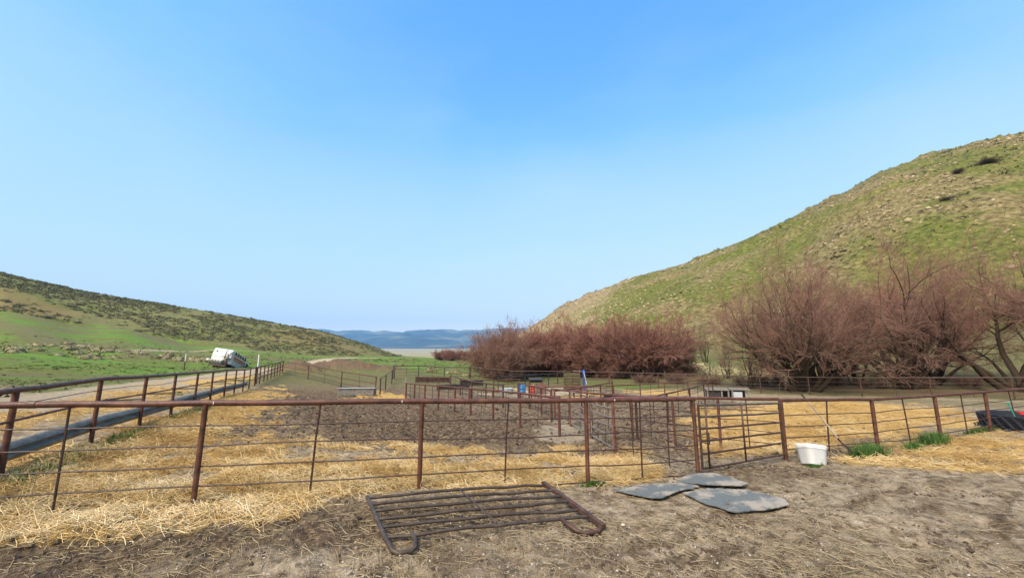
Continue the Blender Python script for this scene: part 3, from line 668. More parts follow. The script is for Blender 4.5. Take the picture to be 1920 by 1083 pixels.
gate('stock_gate', 'pale slanting stock panel just behind the foreground fence, nearer of two', (2.72,11.4), (2.66,14.1), zt(2.7,11.4)+.12, zt(2.66,14.1)+.12, 1.24, 6, .019, M_LPANEL, 'pale stock panels beside the alley', (.35,.7), cat='panel', m2=M_LPANEL)
gate('stock_gate', 'pale slanting stock panel leading back to the rear pens, farther of two', (2.64,14.2), (2.40,17.0), zt(2.64,14.2)+.12, zt(2.4,17)+.12, 1.24, 6, .019, M_LPANEL, 'pale stock panels beside the alley', (.5,), cat='panel')
for (x_, y_) in ((2.66,14.15),(2.38,17.08)):
    tube('pipe_post', [(x_, y_, zt(x_,y_)-.3), (x_, y_, zt(x_,y_)+1.4)], .05, M_RUST, label='rusty post joining the two pale stock panels' if y_ < 15 else 'rusty post at the far end of the pale stock panels', category='post')
gate('stock_gate', 'small pale gate swung open at the far end of the diagonal fence', (-7.15,28.0), (-8.5,33.2), zt(-7.1,28)+.12, zt(-8.5,33)+.12, 1.2, 6, .024, M_LPANEL, None, (.5,), cat='gate')
gate('pipe_gate', 'far gate standing higher than its pen fence, beyond the black tub', (4.3,29.4), (6.9,28.65), zt(4.3,29.4)+.25, zt(6.9,28.6)+.25, 1.15, 3, .03, M_RUST2, None, (), cat='gate')
# fallen gate in front
def fallen_gate():
    A, B, C_, D_ = [Vector((x, y, 0)) for x, y in ((-2.03,6.10),(.53,6.93),(1.03,5.70),(-1.40,4.88))]
    def at(s, t):
        p = A.lerp(B, s).lerp(D_.lerp(C_, s), t); return p
    zb = lambda p: zt(p.x, p.y)+.075
    root = empty('fallen_gate', (-.4, 6.1, 0), label='old brown pipe gate lying flat on the ground before the fence', category='gate'); o = Vector((-.4, 6.1, 0))
    def P(s, t, dz=0):
        p = at(s, t); p.z = zb(p)+dz+.05*s*(1-s)*0+.06*s*(1-t); return p-o
    for k in range(6):
        t = .03+.19*k
        tube('bar', [P(s, t+rng.normal(0, .008), rng.normal(0, .006)) for s in np.linspace(0, 1, 9)], .0205, M_OLD, root, 8)
    tube('end_frame', [P(0, t) for t in (-.03,.2,.5,.8,1.0)], .027, M_OLD, root, 8)
    V = []; n = 6
    mb = MB(); pts = [P(1.0, t) for t in np.linspace(-.05, 1.22, n)]
    for i in range(n-1):
        a, b = pts[i], pts[i+1]; d = (b-a).normalized(); sd = Vector((d.y, -d.x, 0))*.03; up = Vector((0, 0, .03))
        mb.add([a-sd-up, a+sd-up, a+sd+up, a-sd+up, b-sd-up, b+sd-up, b+sd+up, b-sd+up], [(0,3,2,1),(4,5,6,7),(0,1,5,4),(1,2,6,5),(2,3,7,6),(3,0,4,7)])
    mb.build('end_channel', M_RUST2, root, .004)
    tube('cross_brace', [P(.47, .05, .03), P(.485, .5, .03), P(.50, 1.0, .03)], .012, M_OLD, root, 6)
    def foot(s0, s1, t1, nm, m):
        tube(nm, [P(s0, .98), P(s0+.004, 1.0+t1*.5), P(s0+.01*(1 if s1 > s0 else -1), 1+t1*.86, -.02), P(s0+(s1-s0)*.25, 1+t1, -.035), P(s0+(s1-s0)*.7, 1+t1, -.035), P(s1-(s1-s0)*.1, 1+t1*.85, -.02), P(s1, 1+t1*.4), P(s1, .96)], .026, m, root, 8)
    foot(0, .115, .21, 'foot_loop', M_OLD); foot(1.0, .84, .24, 'foot_loop', M_RUST2)
fallen_gate()

# ---------------------------------------------------------------- rubber mats
def mat_slab(label, poly, seed, th=.014, lift=.0):
    P = np.array(poly, float); c = P.mean(0); bm = bmesh.new()
    # densify outline with a ragged edge
    out = []
    for i in range(len(P)):
        a, b = P[i], P[(i+1) % len(P)]; n = max(3, int(np.hypot(*(b-a))/.05))
        for k in range(n): out.append(a+(b-a)*k/n)
    out = np.array(out); out = out+rng.normal(0, .007, out.shape)
    rings = [1, .93, .75, .5, .25]
    def z(x, y):
        e = np.hypot(x-c[0], y-c[1])
        return gz(x, y)*.0+zt(x, y)+.045+lift+(fbm(np.array([x*1.4]), np.array([y*1.4]), seed, 2)[0]-.4)*.045
    top = []
    for r_ in rings: top.append([(c[0]+(q[0]-c[0])*r_, c[1]+(q[1]-c[1])*r_) for q in out])
    n = len(out); V = []; F = []
    for ring in top:
        for q in ring: V.append((q[0]-c[0], q[1]-c[1], z(*q)))
    V.append((0, 0, z(*c)))
    for i in range(len(rings)-1):
        for k in range(n): F.append((i*n+k, i*n+(k+1) % n, (i+1)*n+(k+1) % n, (i+1)*n+k))
    e = len(V)-1
    for k in range(n): F.append(((len(rings)-1)*n+k, (len(rings)-1)*n+(k+1) % n, e))
    m = len(V); V += [(v[0], v[1], v[2]-th) for v in V]
    F += [tuple(i+m for i in f[::-1]) for f in F]
    for k in range(n): F.append((k, m+k, m+(k+1) % n, (k+1) % n))
    o = link('rubber_mat', pyd('rubber_mat', V, F), M_MAT, label=label, category='mat', group='rubber mats lying by the gate'); o.location = (c[0], c[1], 0)
mat_slab('left grey rubber mat, pointing at the fallen gate', [(1.65,7.14),(2.35,7.38),(3.0,7.45),(3.13,7.22),(2.65,6.95),(2.30,6.62),(2.12,6.63),(1.95,6.82)], 3)
mat_slab('rearmost grey rubber mat, nearest the gate post', [(2.85,7.45),(3.2,7.86),(3.75,7.95),(3.98,7.28),(3.8,7.14),(3.25,7.20)], 5, lift=.03)
mat_slab('nearest and largest grey rubber mat, dusty on its left half', [(2.72,6.88),(3.2,7.08),(3.75,6.98),(4.12,6.62),(4.05,6.34),(3.6,6.16),(3.1,6.07),(2.85,6.40)], 8)

# ---------------------------------------------------------------- white tub, shovel, tyre feeder
def tub():
    root = empty('plastic_tub', (6.80,9.66,zt(6.8,9.66)-.03), .0, label='white plastic tub standing in front of the gate post', category='tub'); root.rotation_euler = (R(-13), R(9), .12); root.scale = (.80, .85, .92)
    def sq(prof, name):
        m = MB().lathe(prof, 40); o = []
        for (x, y, z) in m.V:
            w = math.atan2(y, x); k = (abs(math.cos(w))**4.5+abs(math.sin(w))**4.5)**(-1/4.5); o.append((x*k, y*k*.8, z))
        m.V = o; m.build(name, M_WHITE, root, sm=True)
    sq([(.255,.0),(.268,.012),(.315,.40),(.33,.41),(.33,.455),(.32,.46),(.305,.45),(.255,.03),(0,.03)], 'shell')
    sq([(.318,.365),(.332,.37),(.332,.38),(.320,.385)], 'rim_band')
    V = [(-.08,-.262,.2),(.08,-.262,.2),(.08,-.266,.16),(-.08,-.266,.16)]
tub()
def shovel():
    p = Vector((8.40,10.66,zt(8.4,10.66)+.03)); root = empty('shovel', p, label='shovel with a pale wooden handle leaning on the fence right of the white tub', category='shovel')
    top = Vector((-.72,.30,1.36)); low = Vector((-.10,.05,.30))
    tube('handle', [low, low.lerp(top, .5)+Vector((.01,0,.005)), top], .019, M_WOODL, root, 10)
    tube('grip', [top, top+(top-low).normalized()*.13], .021, M_DARK, root, 8)
    tube('socket', [Vector((.02,-.03,.10)), Vector((.0,.0,.2)), low, low.lerp(top, .1)], .021, M_DARK, root, 8)
    V = []; F = []; nu, nv = 7, 6; ax = Vector((.86,-.48,-.18)).normalized(); sd = Vector((.48,.86,0)).normalized(); nr = ax.cross(sd)
    for j in range(nv):
        t = j/(nv-1); w = .115*(1-.55*t**3)
        for i in range(nu):
            s = (i/(nu-1))*2-1; V.append(Vector((.02,-.03,.10))+ax*(t*.30*(1-.12*s*s*t))+sd*(s*w)-nr*(.028*s*s)*-1)
    for j in range(nv-1):
        for i in range(nu-1): F.append((j*nu+i, j*nu+i+1, (j+1)*nu+i+1, (j+1)*nu+i))
    m = len(V); V += [v+nr*.004 for v in V]; F += [tuple(q+m for q in f[::-1]) for f in F]
    link('blade', pyd('blade', V, F), M_RUST2, root)
shovel()
def tyre_feeder():
    p = (18.55,15.1); z0 = zt(*p); root = empty('tyre_feeder', (p[0], p[1], z0), .25, label='big black tractor tyre turned inside out as a feeder, at the right edge', category='tyre')
    Rr, h = 1.15, .50
    MB().lathe([(Rr*.90,.0),(Rr*.98,.03),(Rr*1.0,.12),(Rr*1.06,.36),(Rr*1.10,h),(Rr*1.06,h+.02),(Rr*1.0,h),(Rr*.95,.12),(Rr*.85,.06),(0,.06)], 48).build('casing', M_TYRE, root, sm=True)
    for k in range(30):
        w = 2*math.pi*k/30; M_ = Matrix.Rotation(w, 4, 'Z') @ Matrix.Translation((Rr*1.055,0,.28)) @ Matrix.Rotation(R(8), 4, 'Y') @ Matrix.Rotation(R(32), 4, 'X')
        MB().box((-.02,-.035,-.25), (.03,.035,.25), M_).build('lug', M_TYRE, root, .008)
    for k in range(22):
        w = 2*math.pi*k/22; M_ = Matrix.Rotation(w, 4, 'Z') @ Matrix.Translation((Rr*1.09,0,.03)) @ Matrix.Rotation(R(20), 4, 'Z')
        MB().box((-.12,-.08,-.05), (.10,.08,.05), M_).build('lug', M_TYRE, root, .015)
    return p, z0
tp_, tz_ = tyre_feeder()
r_ = empty('red_scoop', (18.45,15.05,tz_+.52), .1, label='red plastic scoop lying in the tyre feeder', category='scoop')
MB().prism([(-.12,0),(.12,0),(.16,.14),(.13,.14),(.10,.025),(-.10,.025),(-.13,.14),(-.16,.14)], -.35, .45).build('pan', M_RED, r_, .004); tube('grip', [(-.35,0,.08),(-.62,.02,.16)], .03, M_RED, r_); r_.scale = (.62, .62, .62)
tube('wooden_handle', [(18.15,14.75,tz_+.30),(18.95,14.9,tz_+1.02)], .028, M_WOODL, None, 8, label='pale wooden tool handle sticking out of the tyre feeder, leaning right', category='tool handle')
tube('wooden_handle', [(18.5,14.80,tz_+.30),(19.3,14.95,tz_+.78)], .022, M_WOODL, None, 8, label='lower pale tool handle leaning out of the tyre feeder', category='tool handle')
t_ = empty('pitchfork', (17.85,14.95,tz_+.3), label='teal handle of a fork standing in the tyre feeder', category='fork')
tube('handle', [(.06,0,0),(-.04,.02,.42),(-.10,.03,.62)], .02, M_TEAL, t_, 8); tube('grip', [(-.17,.03,.62),(-.03,.03,.66)], .02, M_TEAL, t_, 8)
# ---------------------------------------------------------------- things in the pens
def bunk():
    x, y = -11.75, 31.7; root = empty('feed_bunk', (x, y, zt(x, y)), R(6), label='low weathered concrete feed bunk in the left pen', category='feed bunk')
    MB().prism([(-.45,0),(.45,0),(.5,.52),(.40,.52),(.32,.14),(-.32,.14),(-.40,.52),(-.5,.52)], -1.3, 1.3).build('trough', M_CONC, root, .02)
    for s in (-1, 1): MB().prism([(-.44,.02),(.44,.02),(.46,.48),(-.46,.48)], 1.22*s-.05, 1.22*s+.05).build('end_wall', M_CONC, root, .01)
    MB().box((-1.35,-.56,.525), (1.35,-.42,.57)).build('rim_plank', M_TANK, root, .008)
    tube('rope', [(-1.25,-.5,.57),(-1.35,-.45,.8),(-1.15,-.45,.95),(-1.2,-.4,.6)], .015, M_DARK, root, 6)
bunk()
def trough():
    x, y = 15.7, 30.6; root = empty('hay_trough', (x, y, zt(x, y)), R(-12), label='weathered roofed wooden feed trough below the back fence, right', category='trough')
    for s in (-1, 1):
        MB().box((-1.45,-.62*s-.02,.60), (1.45,-.62*s+.30*-s if s < 0 else -.62*s+.02, .64)) if False else None
    MB().prism([(-.62,.60),(-.62,.64),(.10,.80),(.10,.76)], -1.5, .1).build('roof_board', M_PLANK, root, .006)
    MB().prism([(-.55,.64),(-.55,.68),(.15,.80),(.15,.76)], .15, 1.5).build('roof_board', M_PLANK, root, .006)
    MB().box((-1.35,.2,.08), (1.35,.26,.74)).build('back_board', M_DARK, root, .005)
    MB().box((-1.35,-.5,.06), (1.35,.2,.12)).build('floor_board', M_WOOD, root, .005)
    MB().box((-1.3,-.5,.12), (-.5,-.45,.52)).build('front_board', M_DARK, root, .005)
    MB().box((.35,-.5,.12), (.95,-.45,.52)).build('front_board', M_TANK, root, .005)
    for sx in (-1.38,-.42,.02,.28,1.34): MB().box((sx-.05,-.58,0), (sx+.05,-.50,.63)).build('leg', M_CONC, root, .006)
trough()
def round_tub(loc, r, h, m, name, label, cat, n=24):
    root = empty(name, (loc[0], loc[1], zt(*loc[:2])+(loc[2] if len(loc) > 2 else 0)), label=label, category=cat)
    MB().lathe([(r*.86,0),(r*.9,.02),(r,h),(r*1.05,h),(r*1.05,h+.03),(r*.97,h+.03),(r*.84,.06),(0,.06)], n).build('shell', m, root, sm=True)
    MB().lathe([(r*.975,h*.55),(r*1.02,h*.57),(r*1.02,h*.63),(r*.98,h*.65)], n).build('rib', m, root, sm=True)
    return root
round_tub((6.75,28.0), .60, .42, M_DARK, 'rubber_tub', 'black rubber tub standing in the pen right of centre', 'tub')
round_tub((-.45,34.6), .58, .42, M_TANK, 'water_tank', 'pale metal water tank left of the blue barrel', 'water tank')
def barrel(loc, m, label, r=.29, h=.88):
    root = empty('barrel', (loc[0], loc[1], zt(*loc)), label=label, category='barrel', group='barrels by the squeeze chute')
    MB().lathe([(r*.9,0),(r*.98,.02),(r,.06),(r,h*.3),(r*1.04,h*.32),(r*1.04,h*.35),(r,h*.37),(r,h*.63),(r*1.04,h*.65),(r*1.04,h*.68),(r,h*.7),(r,h-.06),(r*.97,h-.01),(r*.9,h),(r*.88,h-.03),(0,h-.03)], 24).build('drum', m, root, sm=True); d_ = root.children[0]
    MB().lathe([(.035,h-.035),(.035,h),(0,h)], 10, (r*.6,0,0)).build('bung', M_WHITE, d_)
barrel((.80,34.0), M_BLUEB, 'bright blue plastic barrel behind the middle pens', .31, .74)
barrel((1.62,34.4), M_TRED, 'faded red barrel next to the blue one', .27, .72)
MB().prism([(-.35,0),(.35,0),(.35,.75),(-.25,.86)], -.4, .4).build('steel_box', M_PLATE, None, .01, label='dark rusty steel box right of the red barrel', category='box').location = (2.45,34.8,zt(2.4,34.8))
def canopy():
    root = empty('dark_shelter', (2.1,36.6,zt(2.1,36.6)), R(4), label='small dark lean-to roof behind the barrels', category='shelter')
    MB().prism([(-.6,1.0),(-.6,1.05),(.6,1.15),(.6,1.10)], -.6, .6).build('roof', M_DARK, root, .006)
    MB().box((-.55,.45,.75), (.55,.5,1.09)).build('back_panel', M_DARK, root, .006)
    for s in (-.55, .55): tube('post', [(s,-.5,-.2),(s,-.5,1.02)], .04, M_RUST2, root); tube('post', [(s,.4,-.2),(s,.4,1.1)], .04, M_RUST2, root)
canopy()
def chute():
    x, y = 5.7, 37.2; root = empty('squeeze_chute', (x, y, zt(x, y)), R(-8), label='olive cattle squeeze chute with a blue head gate', category='cattle chute')
    for s in (-.42, .42): MB().box((-1.0,s-.03,.32), (.38,s+.03,1.52)).build('side_panel', M_OLIVE, root, .01)
    MB().box((-1.1,-.55,.0), (1.0,.55,.26)).build('floor_frame', M_PLATE, root, .02)
    for xx in (-1.0, .38):
        for s in (-.45, .45): tube('upright', [(xx,s,.2),(xx,s,1.75)], .05, M_OLIVE, root)
        tube('cross_bar', [(xx,-.45,1.72),(xx,.45,1.72)], .05, M_OLIVE, root)
    for s in (-.5, .5): tube('head_gate_post', [(.72,s,.1),(.72,s,1.7)], .07, M_BLUEP, root)
    MB().box((.62,-.58,1.56), (.86,.58,1.80)).build('head_gate_top', M_BLUEP, root, .02)
    for s in (-.2, .2): tube('neck_bar', [(.74,s,.15),(.74,s,1.6)], .045, M_BLUEP, root)
    tube('lever', [(.7,-.5,1.68),(-.2,-.52,1.76)], .03, M_LPANEL, root); tube('lever', [(.72,-.6,1.7),(.95,-.75,.6)], .035, M_TANK, root)
    for z_ in (.6,.85,1.1,1.35): tube('side_bar', [(-1.0,-.48,z_),(.38,-.48,z_)], .022, M_OLIVE, root, 6)
chute()
def alley_panel(a, b, z, h, label, m, n=1):
    A = Vector((a[0], a[1], zt(*a)+z)); B = Vector((b[0], b[1], zt(*b)+z)); d = B-A; root = empty('sheet_panel', A, label=label, category='panel')
    s = Vector((d.y, -d.x, 0)).normalized()*.02; k = max(2, int(d.length/1.2))
    for i in range(k):
        p, q = d*(i/k+.004), d*((i+1)/k-.004)
        MB().add([p-s, q-s, q+s, p+s, p-s+Vector((0,0,h)), q-s+Vector((0,0,h)), q+s+Vector((0,0,h)), p+s+Vector((0,0,h))], [(0,3,2,1),(4,5,6,7),(0,1,5,4),(1,2,6,5),(2,3,7,6),(3,0,4,7)]).build('sheet', m, root)
    for i in range(k+1): tube('post', [d*(i/k)-s*3-Vector((0,0,z+.1)), d*(i/k)-s*3+Vector((0,0,h+.05))], .04, M_DARK, root, 8)
alley_panel((-9.3,40.2), (-6.4,42.6), .08, .5, 'rusty sheet-steel panel at the back of the yard', M_PLATE)
alley_panel((-4.9,39.8), (-2.9,41.2), .08, .5, 'black sheet panel left of the willows', M_DARK)
alley_panel((-6.5,36.2), (-3.9,37.6), .05, .42, 'dark sheet panel along the far loading alley', M_DARK)
# white marker posts beyond the left fence
for (x_, y_, h_, lb) in ((-20.7,33.6,2.35,'white marker post standing at the corner of the left fence'), (-39.3,49.5,1.95,'thin pale post in the grass left of the tilted truck')):
    o_ = empty('marker_post', (x_, y_, zt(x_, y_)), label=lb, category='post'); tube('shaft', [(0,0,-.2),(.01,0,h_)], .045, M_WHITE, o_, 8); tube('base_sleeve', [(0,0,-.1),(0,0,h_*.55)], .055, M_RUST2, o_, 8)

# ---------------------------------------------------------------- tilted refuse truck
def truck():
    x, y = -40.9, 57.5; root = empty('refuse_truck', (x, y, zt(x, y)-.25), label='white refuse truck tilted on the grass beyond the left fence', category='truck')
    root.rotation_euler = Matrix(Matrix.Rotation(R(14), 3, 'Z') @ Matrix.Rotation(R(-13), 3, 'X') @ Matrix.Rotation(R(9), 3, 'Y')).to_euler()
    root.scale = (.96, .96, .96)
    # local: +y forward, +x right flank
    W = 1.25
    MB().prism([(0,.95),(5.0,.95),(5.0,2.95),(.0,2.95)], -W, W).build('body', M_TRUCKW, root, .05)
    MB().prism([(-.03,1.25),(-.03,3.02),(-.45,3.0),(-.62,2.75),(-.66,1.9),(-.58,1.25)], -W*.99, W*.35).build('tailgate', M_TRUCKW, root, .05)
    MB().prism([(-.03,1.75),(-.03,3.0),(-.40,2.98),(-.55,2.7),(-.52,1.75)], W*.36, W*.99).build('tailgate', M_TRUCKW, root, .04)
    hp = MB().prism([(-.1,.75),(-.75,.75),(-1.15,1.0),(-1.18,1.15),(-.6,1.24),(-.1,1.24)], -W*1.0, W*.3).build('hopper', M_TRUCKW, root, .03)
    for k in range(7): MB().box((-W*.95+k*.21,-1.20,1.02), (-W*.95+k*.21+.105,-1.16,1.14)).build('hazard_stripe', M_YEL if k % 2 else M_DARK, hp)
    MB().box((-W*1.32,-.9,1.0), (-W*.98,-.6,1.28)).build('lamp_bracket', M_TRUCKW, root, .02)
    for k in range(6): MB().box((W,.05+k*.95,.95), (W+.07,.17+k*.95,2.97)).build('rib', M_TRUCKW, root, .01)
    for k in range(5): MB().box((W+.004,.30+k*.95,2.42), (W+.03,.92+k*.95,2.90)).build('vent_panel', M_DARK, root)
    MB().box((W+.01,.2,1.95), (W+.076,4.9,2.20)).build('stripe', M_TRED, root); MB().box((W+.01,.2,1.72), (W+.075,4.9,1.80)).build('stripe', M_TRED, root)
    MB().box((-.85,-.685,2.45), (-.70,-.63,2.60)).build('tail_light', M_DARK, root)
    _g = np.random.default_rng(5)
    for k in range(16):                                            # packer linkage hanging out of the open corner
        x0 = _g.uniform(-.2, 1.0); z0 = _g.uniform(.75, 1.85); w_, h_ = _g.uniform(.08, .3), _g.uniform(.06, .22); y0 = -.75+_g.uniform(-.1, .3)
        MB().box((x0,y0,z0), (x0+w_,y0+.35,z0+h_), Matrix.Rotation(_g.uniform(-.12, .12), 4, 'Y')).build('linkage', (M_TRUCKW, M_DARK, M_WOOD, M_PLATE)[k % 4], root, .01)
    tube('ram', [(.1,-.8,1.0),(.9,-.7,1.7)], .07, M_LPANEL, root); tube('ram', [(.95,-.7,.9),(.75,-.6,2.3)], .06, M_DARK, root); tube('ram', [(.45,-.72,1.3),(1.2,-.6,2.7)], .05, M_WOOD, root)
    MB().box((-.5,-.6,.55), (.5,7.2,.92)).build('chassis', M_DARK, root, .03)
    MB().box((-W*.95,-.9,.52), (W*.95,-.6,.66)).build('bumper', M_DARK, root, .02)
    cab = MB().prism([(5.2,.7),(6.9,.7),(6.9,1.7),(6.75,2.55),(5.2,2.6)], -1.15, 1.15).build('cab', M_TRUCKW, root, .06)
    MB().prism([(5.7,1.65),(6.5,1.65),(6.45,2.3),(5.7,2.35)], 1.155, 1.17).build('side_window', M_DARK, cab)
    for (yy, xs) in ((.9,(-1.0,-.68,.68,1.0)), (2.2,(-1.0,-.68,.68,1.0)), (6.2,(-1.0,1.0))):
        for xx in xs:
            w = empty('wheel', (0,0,0)); w.parent = root; bpy.data.objects.remove(w)
            g = MB().lathe([(.22,-.12),(.40,-.13),(.48,-.10),(.50,-.04),(.50,.04),(.48,.10),(.40,.13),(.22,.12)], 20)
            g.V = [(xx+v[2], yy+v[0], .5+v[1]) for v in g.V]; wh = g.build('wheel', M_TYRE, root, sm=True)
            g = MB().lathe([(.0,-.08),(.2,-.09),(.24,-.12),(.24,.12),(.2,.09),(0,.08)], 14); g.V = [(xx+v[2], yy+v[0], .5+v[1]) for v in g.V]; g.build('rim', M_WHITE, wh, sm=True)
    for s in (-1, 1): MB().box((s*1.0-.2,.2,1.02-.06), (s*1.0+.2,2.9,1.06)).build('mudguard', M_DARK, root, .02)
    for s in (-1.05, 1.05): tube('light_bracket', [(s,-.6,.9),(s,-.95,.75),(s,-1.0,.5)], .05, M_DARK, root, 6)
    MB().box((-1.1,-1.0,.40), (1.1,-.8,.50)).build('step', M_PLATE, root, .01)
    for k in range(4): MB().box((W-.02,.6+k*1.1,.55), (W+.02,1.2+k*1.1,.93)).build('skirt_box', M_DARK if k % 2 else M_PLATE, root, .02)
truck()

# ---------------------------------------------------------------- bare trees
NT.tint = (1.08, .97, .78)
def mat_bark(name, c0, c1, c2):
    N = NT(name, .9, .15); co = N.coord(); at = N.attr('tone')
    return N.done(N.mix(N.noise(6, 4, .6, co), N.ramp(at.outputs['Fac'], [(0, c0), (.5, c1), (1, c2)]), c0))
M_BARK = mat_bark('grey_brown_bark', (.038,.029,.024), (.062,.048,.040), (.10,.08,.068))
M_TWIGR = mat_bark('red_willow_shoots', (.15,.095,.092), (.27,.152,.147), (.42,.205,.188))
M_TWIGB = mat_bark('brown_twigs', (.13,.09,.085), (.24,.155,.147), (.36,.215,.205))
M_TWIGG = mat_bark('grey_twigs', (.09,.075,.062), (.16,.135,.115), (.22,.19,.165))

def segs_mesh(name, S, n):
    """S: (k, 9) rows p0 p1 r0 r1 tone -> prisms with n sides"""
    S = np.asarray(S, float); p0, p1, r0, r1, tn = S[:,:3], S[:,3:6], S[:,6], S[:,7], S[:,8]
    d = p1-p0; d /= np.linalg.norm(d, axis=1)[:,None]+1e-9
    up = np.where(np.abs(d[:,2:3]) < .9, [[0,0,1.]], [[1.,0,0]]); a = np.cross(d, up); a /= np.linalg.norm(a, axis=1)[:,None]; b = np.cross(a, d)
    V = []
    for p, r in ((p0, r0), (p1, r1)):
        for k in range(n):
            w = 2*math.pi*k/n; V.append(p+(a*math.cos(w)+b*math.sin(w))*r[:,None])
    V = np.stack(V, 1); m = len(S); base = np.arange(m)[:,None]*2*n
    F = np.stack([np.stack([base[:,0]+k, base[:,0]+(k+1) % n, base[:,0]+n+(k+1) % n, base[:,0]+n+k], 1) for k in range(n)], 1).reshape(-1, 4)
    me = mesh_np(name, V.reshape(-1, 3), F); smooth(me)
    at = me.attributes.new('tone', 'FLOAT', 'POINT'); at.data.foreach_set('value', np.repeat(tn, 2*n).astype(np.float32))
    return me
def rvec(g): v = Vector(g.normal(0, 1, 3)); return v.normalized()
def grow_tree(seed, spec):
    """returns (limb segments, twig segments)"""
    g = np.random.default_rng(seed); limbs = []; twigs = []
    def branch(p, d, L, r, lev):
        ns, ch, ang, trop, wob, lr = spec['lev'][lev]; last = lev == len(spec['lev'])-1
        step = L/ns; pts = [(p, r)]
        for i in range(ns):
            d = (d+rvec(g)*wob+Vector((0,0,1))*trop).normalized()
            q = p+d*step; r2 = max(r*(1-.75*(i+1)/ns) if not last else r*(1-.6*(i+1)/ns), spec['rmin'])
            (twigs if lev >= spec['twig'] else limbs).append((*p, *q, pts[-1][1], r2, float(np.clip(g.normal(.28+.12*(lev-2)+.085*q.z, .17), 0, 1))))
            p = q; pts.append((p, r2))
            if not last:
                for _ in range(int(g.poisson(ch/ns)) if i > spec['bare'][lev]*ns else 0):
                    a = R(g.normal(ang, 9)); ax = d.cross(rvec(g)).normalized(); nd = Quaternion(ax, a) @ d
                    branch(p-d*step*g.random(), nd, L*lr*g.uniform(.65, 1.25)*(1-.35*i/ns), r2*g.uniform(.5, .75), lev+1)
        if not last:
            for _ in range(2): branch(p, (d+rvec(g)*.45).normalized(), L*lr*g.uniform(.7, 1.1), pts[-1][1]*.8, lev+1)
    for (dx, dy, lean, L, r, x0, y0) in spec['stems'](g):
        branch(Vector((x0, y0, -.3)), Vector((dx*lean, dy*lean, 1)).normalized(), L, r, 0)
    return limbs, twigs
def st_clump(n, lo, hi, L, r, spread):
    def f(g):
        o = []
        for k in range(n):
            w = 2*math.pi*(k+g.random()*.8)/n; ln = g.uniform(lo, hi); o.append((math.cos(w), math.sin(w), ln, L*g.uniform(.8, 1.15), r*g.uniform(.6, 1.2), math.cos(w)*spread*g.random(), math.sin(w)*spread*g.random()))
        return o
    return f
#            segments, children, angle, tropism, wander, length ratio
SP_WILLOW = dict(lev=[(5,9,40,.0,.17,.66),(4,9,38,.03,.24,.62),(3,11,38,.03,.28,.60),(2,0,0,.03,.32,0)], twig=2, bare=[.1,.05,.05], rmin=.012, stems=st_clump(14,.2,1.5,3.0,.10,.9))
SP_BIG = dict(lev=[(6,9,38,.02,.17,.58),(5,9,38,.03,.24,.58),(4,11,38,.02,.30,.56),(2,0,0,.02,.34,0)], twig=2, bare=[.25,.12,.05], rmin=.0062, stems=st_clump(11,.12,.85,5.0,.17,.8))
SP_FORK = dict(lev=[(6,9,44,.01,.24,.62),(5,11,42,.02,.30,.60),(4,13,40,.02,.32,.56),(2,0,0,.02,.34,0)], twig=2, bare=[.42,.12,.05], rmin=.0062, stems=st_clump(4,.35,.95,5.2,.21,.25))
SP_THIN = dict(lev=[(6,8,34,.06,.2,.56),(4,8,36,.08,.24,.55),(3,7,36,.08,.26,.5),(2,0,0,.1,.2,0)], twig=2, bare=[.25,.1,.1], rmin=.006, stems=st_clump(3,.1,.5,3.3,.07,.2))
SP_BRUSH = dict(lev=[(3,7,34,.06,.2,.62),(3,8,34,.06,.24,.6),(2,0,0,.06,.22,0)], twig=1, bare=[.05,.05], rmin=.008, stems=st_clump(16,.3,1.3,1.0,.022,.4))
TREEM = {}
def tree_meshes(key, seed, spec):
    li, tw = grow_tree(seed, spec)
    TREEM[key] = (segs_mesh(key+'_limbs', li, 5) if li else None, segs_mesh(key+'_twigs', tw, 3), len(tw))
for key, seed, spec in (('willow_a',3,SP_WILLOW),('willow_b',8,SP_WILLOW),('big_a',5,SP_BIG),('fork_a',21,SP_FORK),('fork_b',34,SP_FORK),('thin_a',2,SP_THIN),('brush_a',6,SP_BRUSH),('brush_b',9,SP_BRUSH)):
    tree_meshes(key, seed, spec)
def tree(name, label, key, x, y, s, rz, m, group=None, cat='tree', lean=(0, 0), sz=None, bark=None, dz=0, dense=2):
    li, tw, _ = TREEM[key]; o = empty(name, (x, y, zt(x, y)+dz), rz, label=label, category=cat)
    if group: o['group'] = group
    o.rotation_euler = (R(lean[0]), R(lean[1]), rz); o.scale = (s, s, sz or s)
    for j in range(dense):
        for nm, me, mm in (('trunk', li, bark or M_BARK), ('crown', tw, m)):
            if me is None: continue
            if not me.materials: me.materials.append(None)
            c = link(nm, me, None, o); c.material_slots[0].link = 'OBJECT'; c.material_slots[0].material = mm
            c.rotation_euler = (0, 0, j*2.3); c.scale = (1-.10*j, 1-.10*j, 1-.08*j)
    return o
G_W = 'red willows behind the pens'
tree('willow_tree', 'reddish dome-shaped willow, rightmost of the middle clump', 'willow_a', 18.4, 56.8, 1.69, .4, M_TWIGR, G_W, sz=1.53, dense=3)
tree('willow_tree', 'reddish willow second from the right in the middle clump', 'willow_b', 12.3, 58.5, 1.59, 1.9, M_TWIGR, G_W, sz=1.53, dense=3)
tree('willow_tree', 'red-topped willow above the blue head gate', 'willow_a', 6.2, 63, 1.50, 3.3, M_TWIGR, G_W, sz=1.34, dense=3)
tree('willow_tree', 'dense reddish willow behind the blue barrel', 'willow_b', 1.3, 60.5, 1.38, 4.5, M_TWIGR, G_W, sz=1.31, dense=3)
tree('willow_tree', 'brownish willow at the left end of the middle clump', 'willow_a', -1.4, 55.5, 1.12, 5.6, M_TWIGB, G_W, sz=1.29, dense=3)
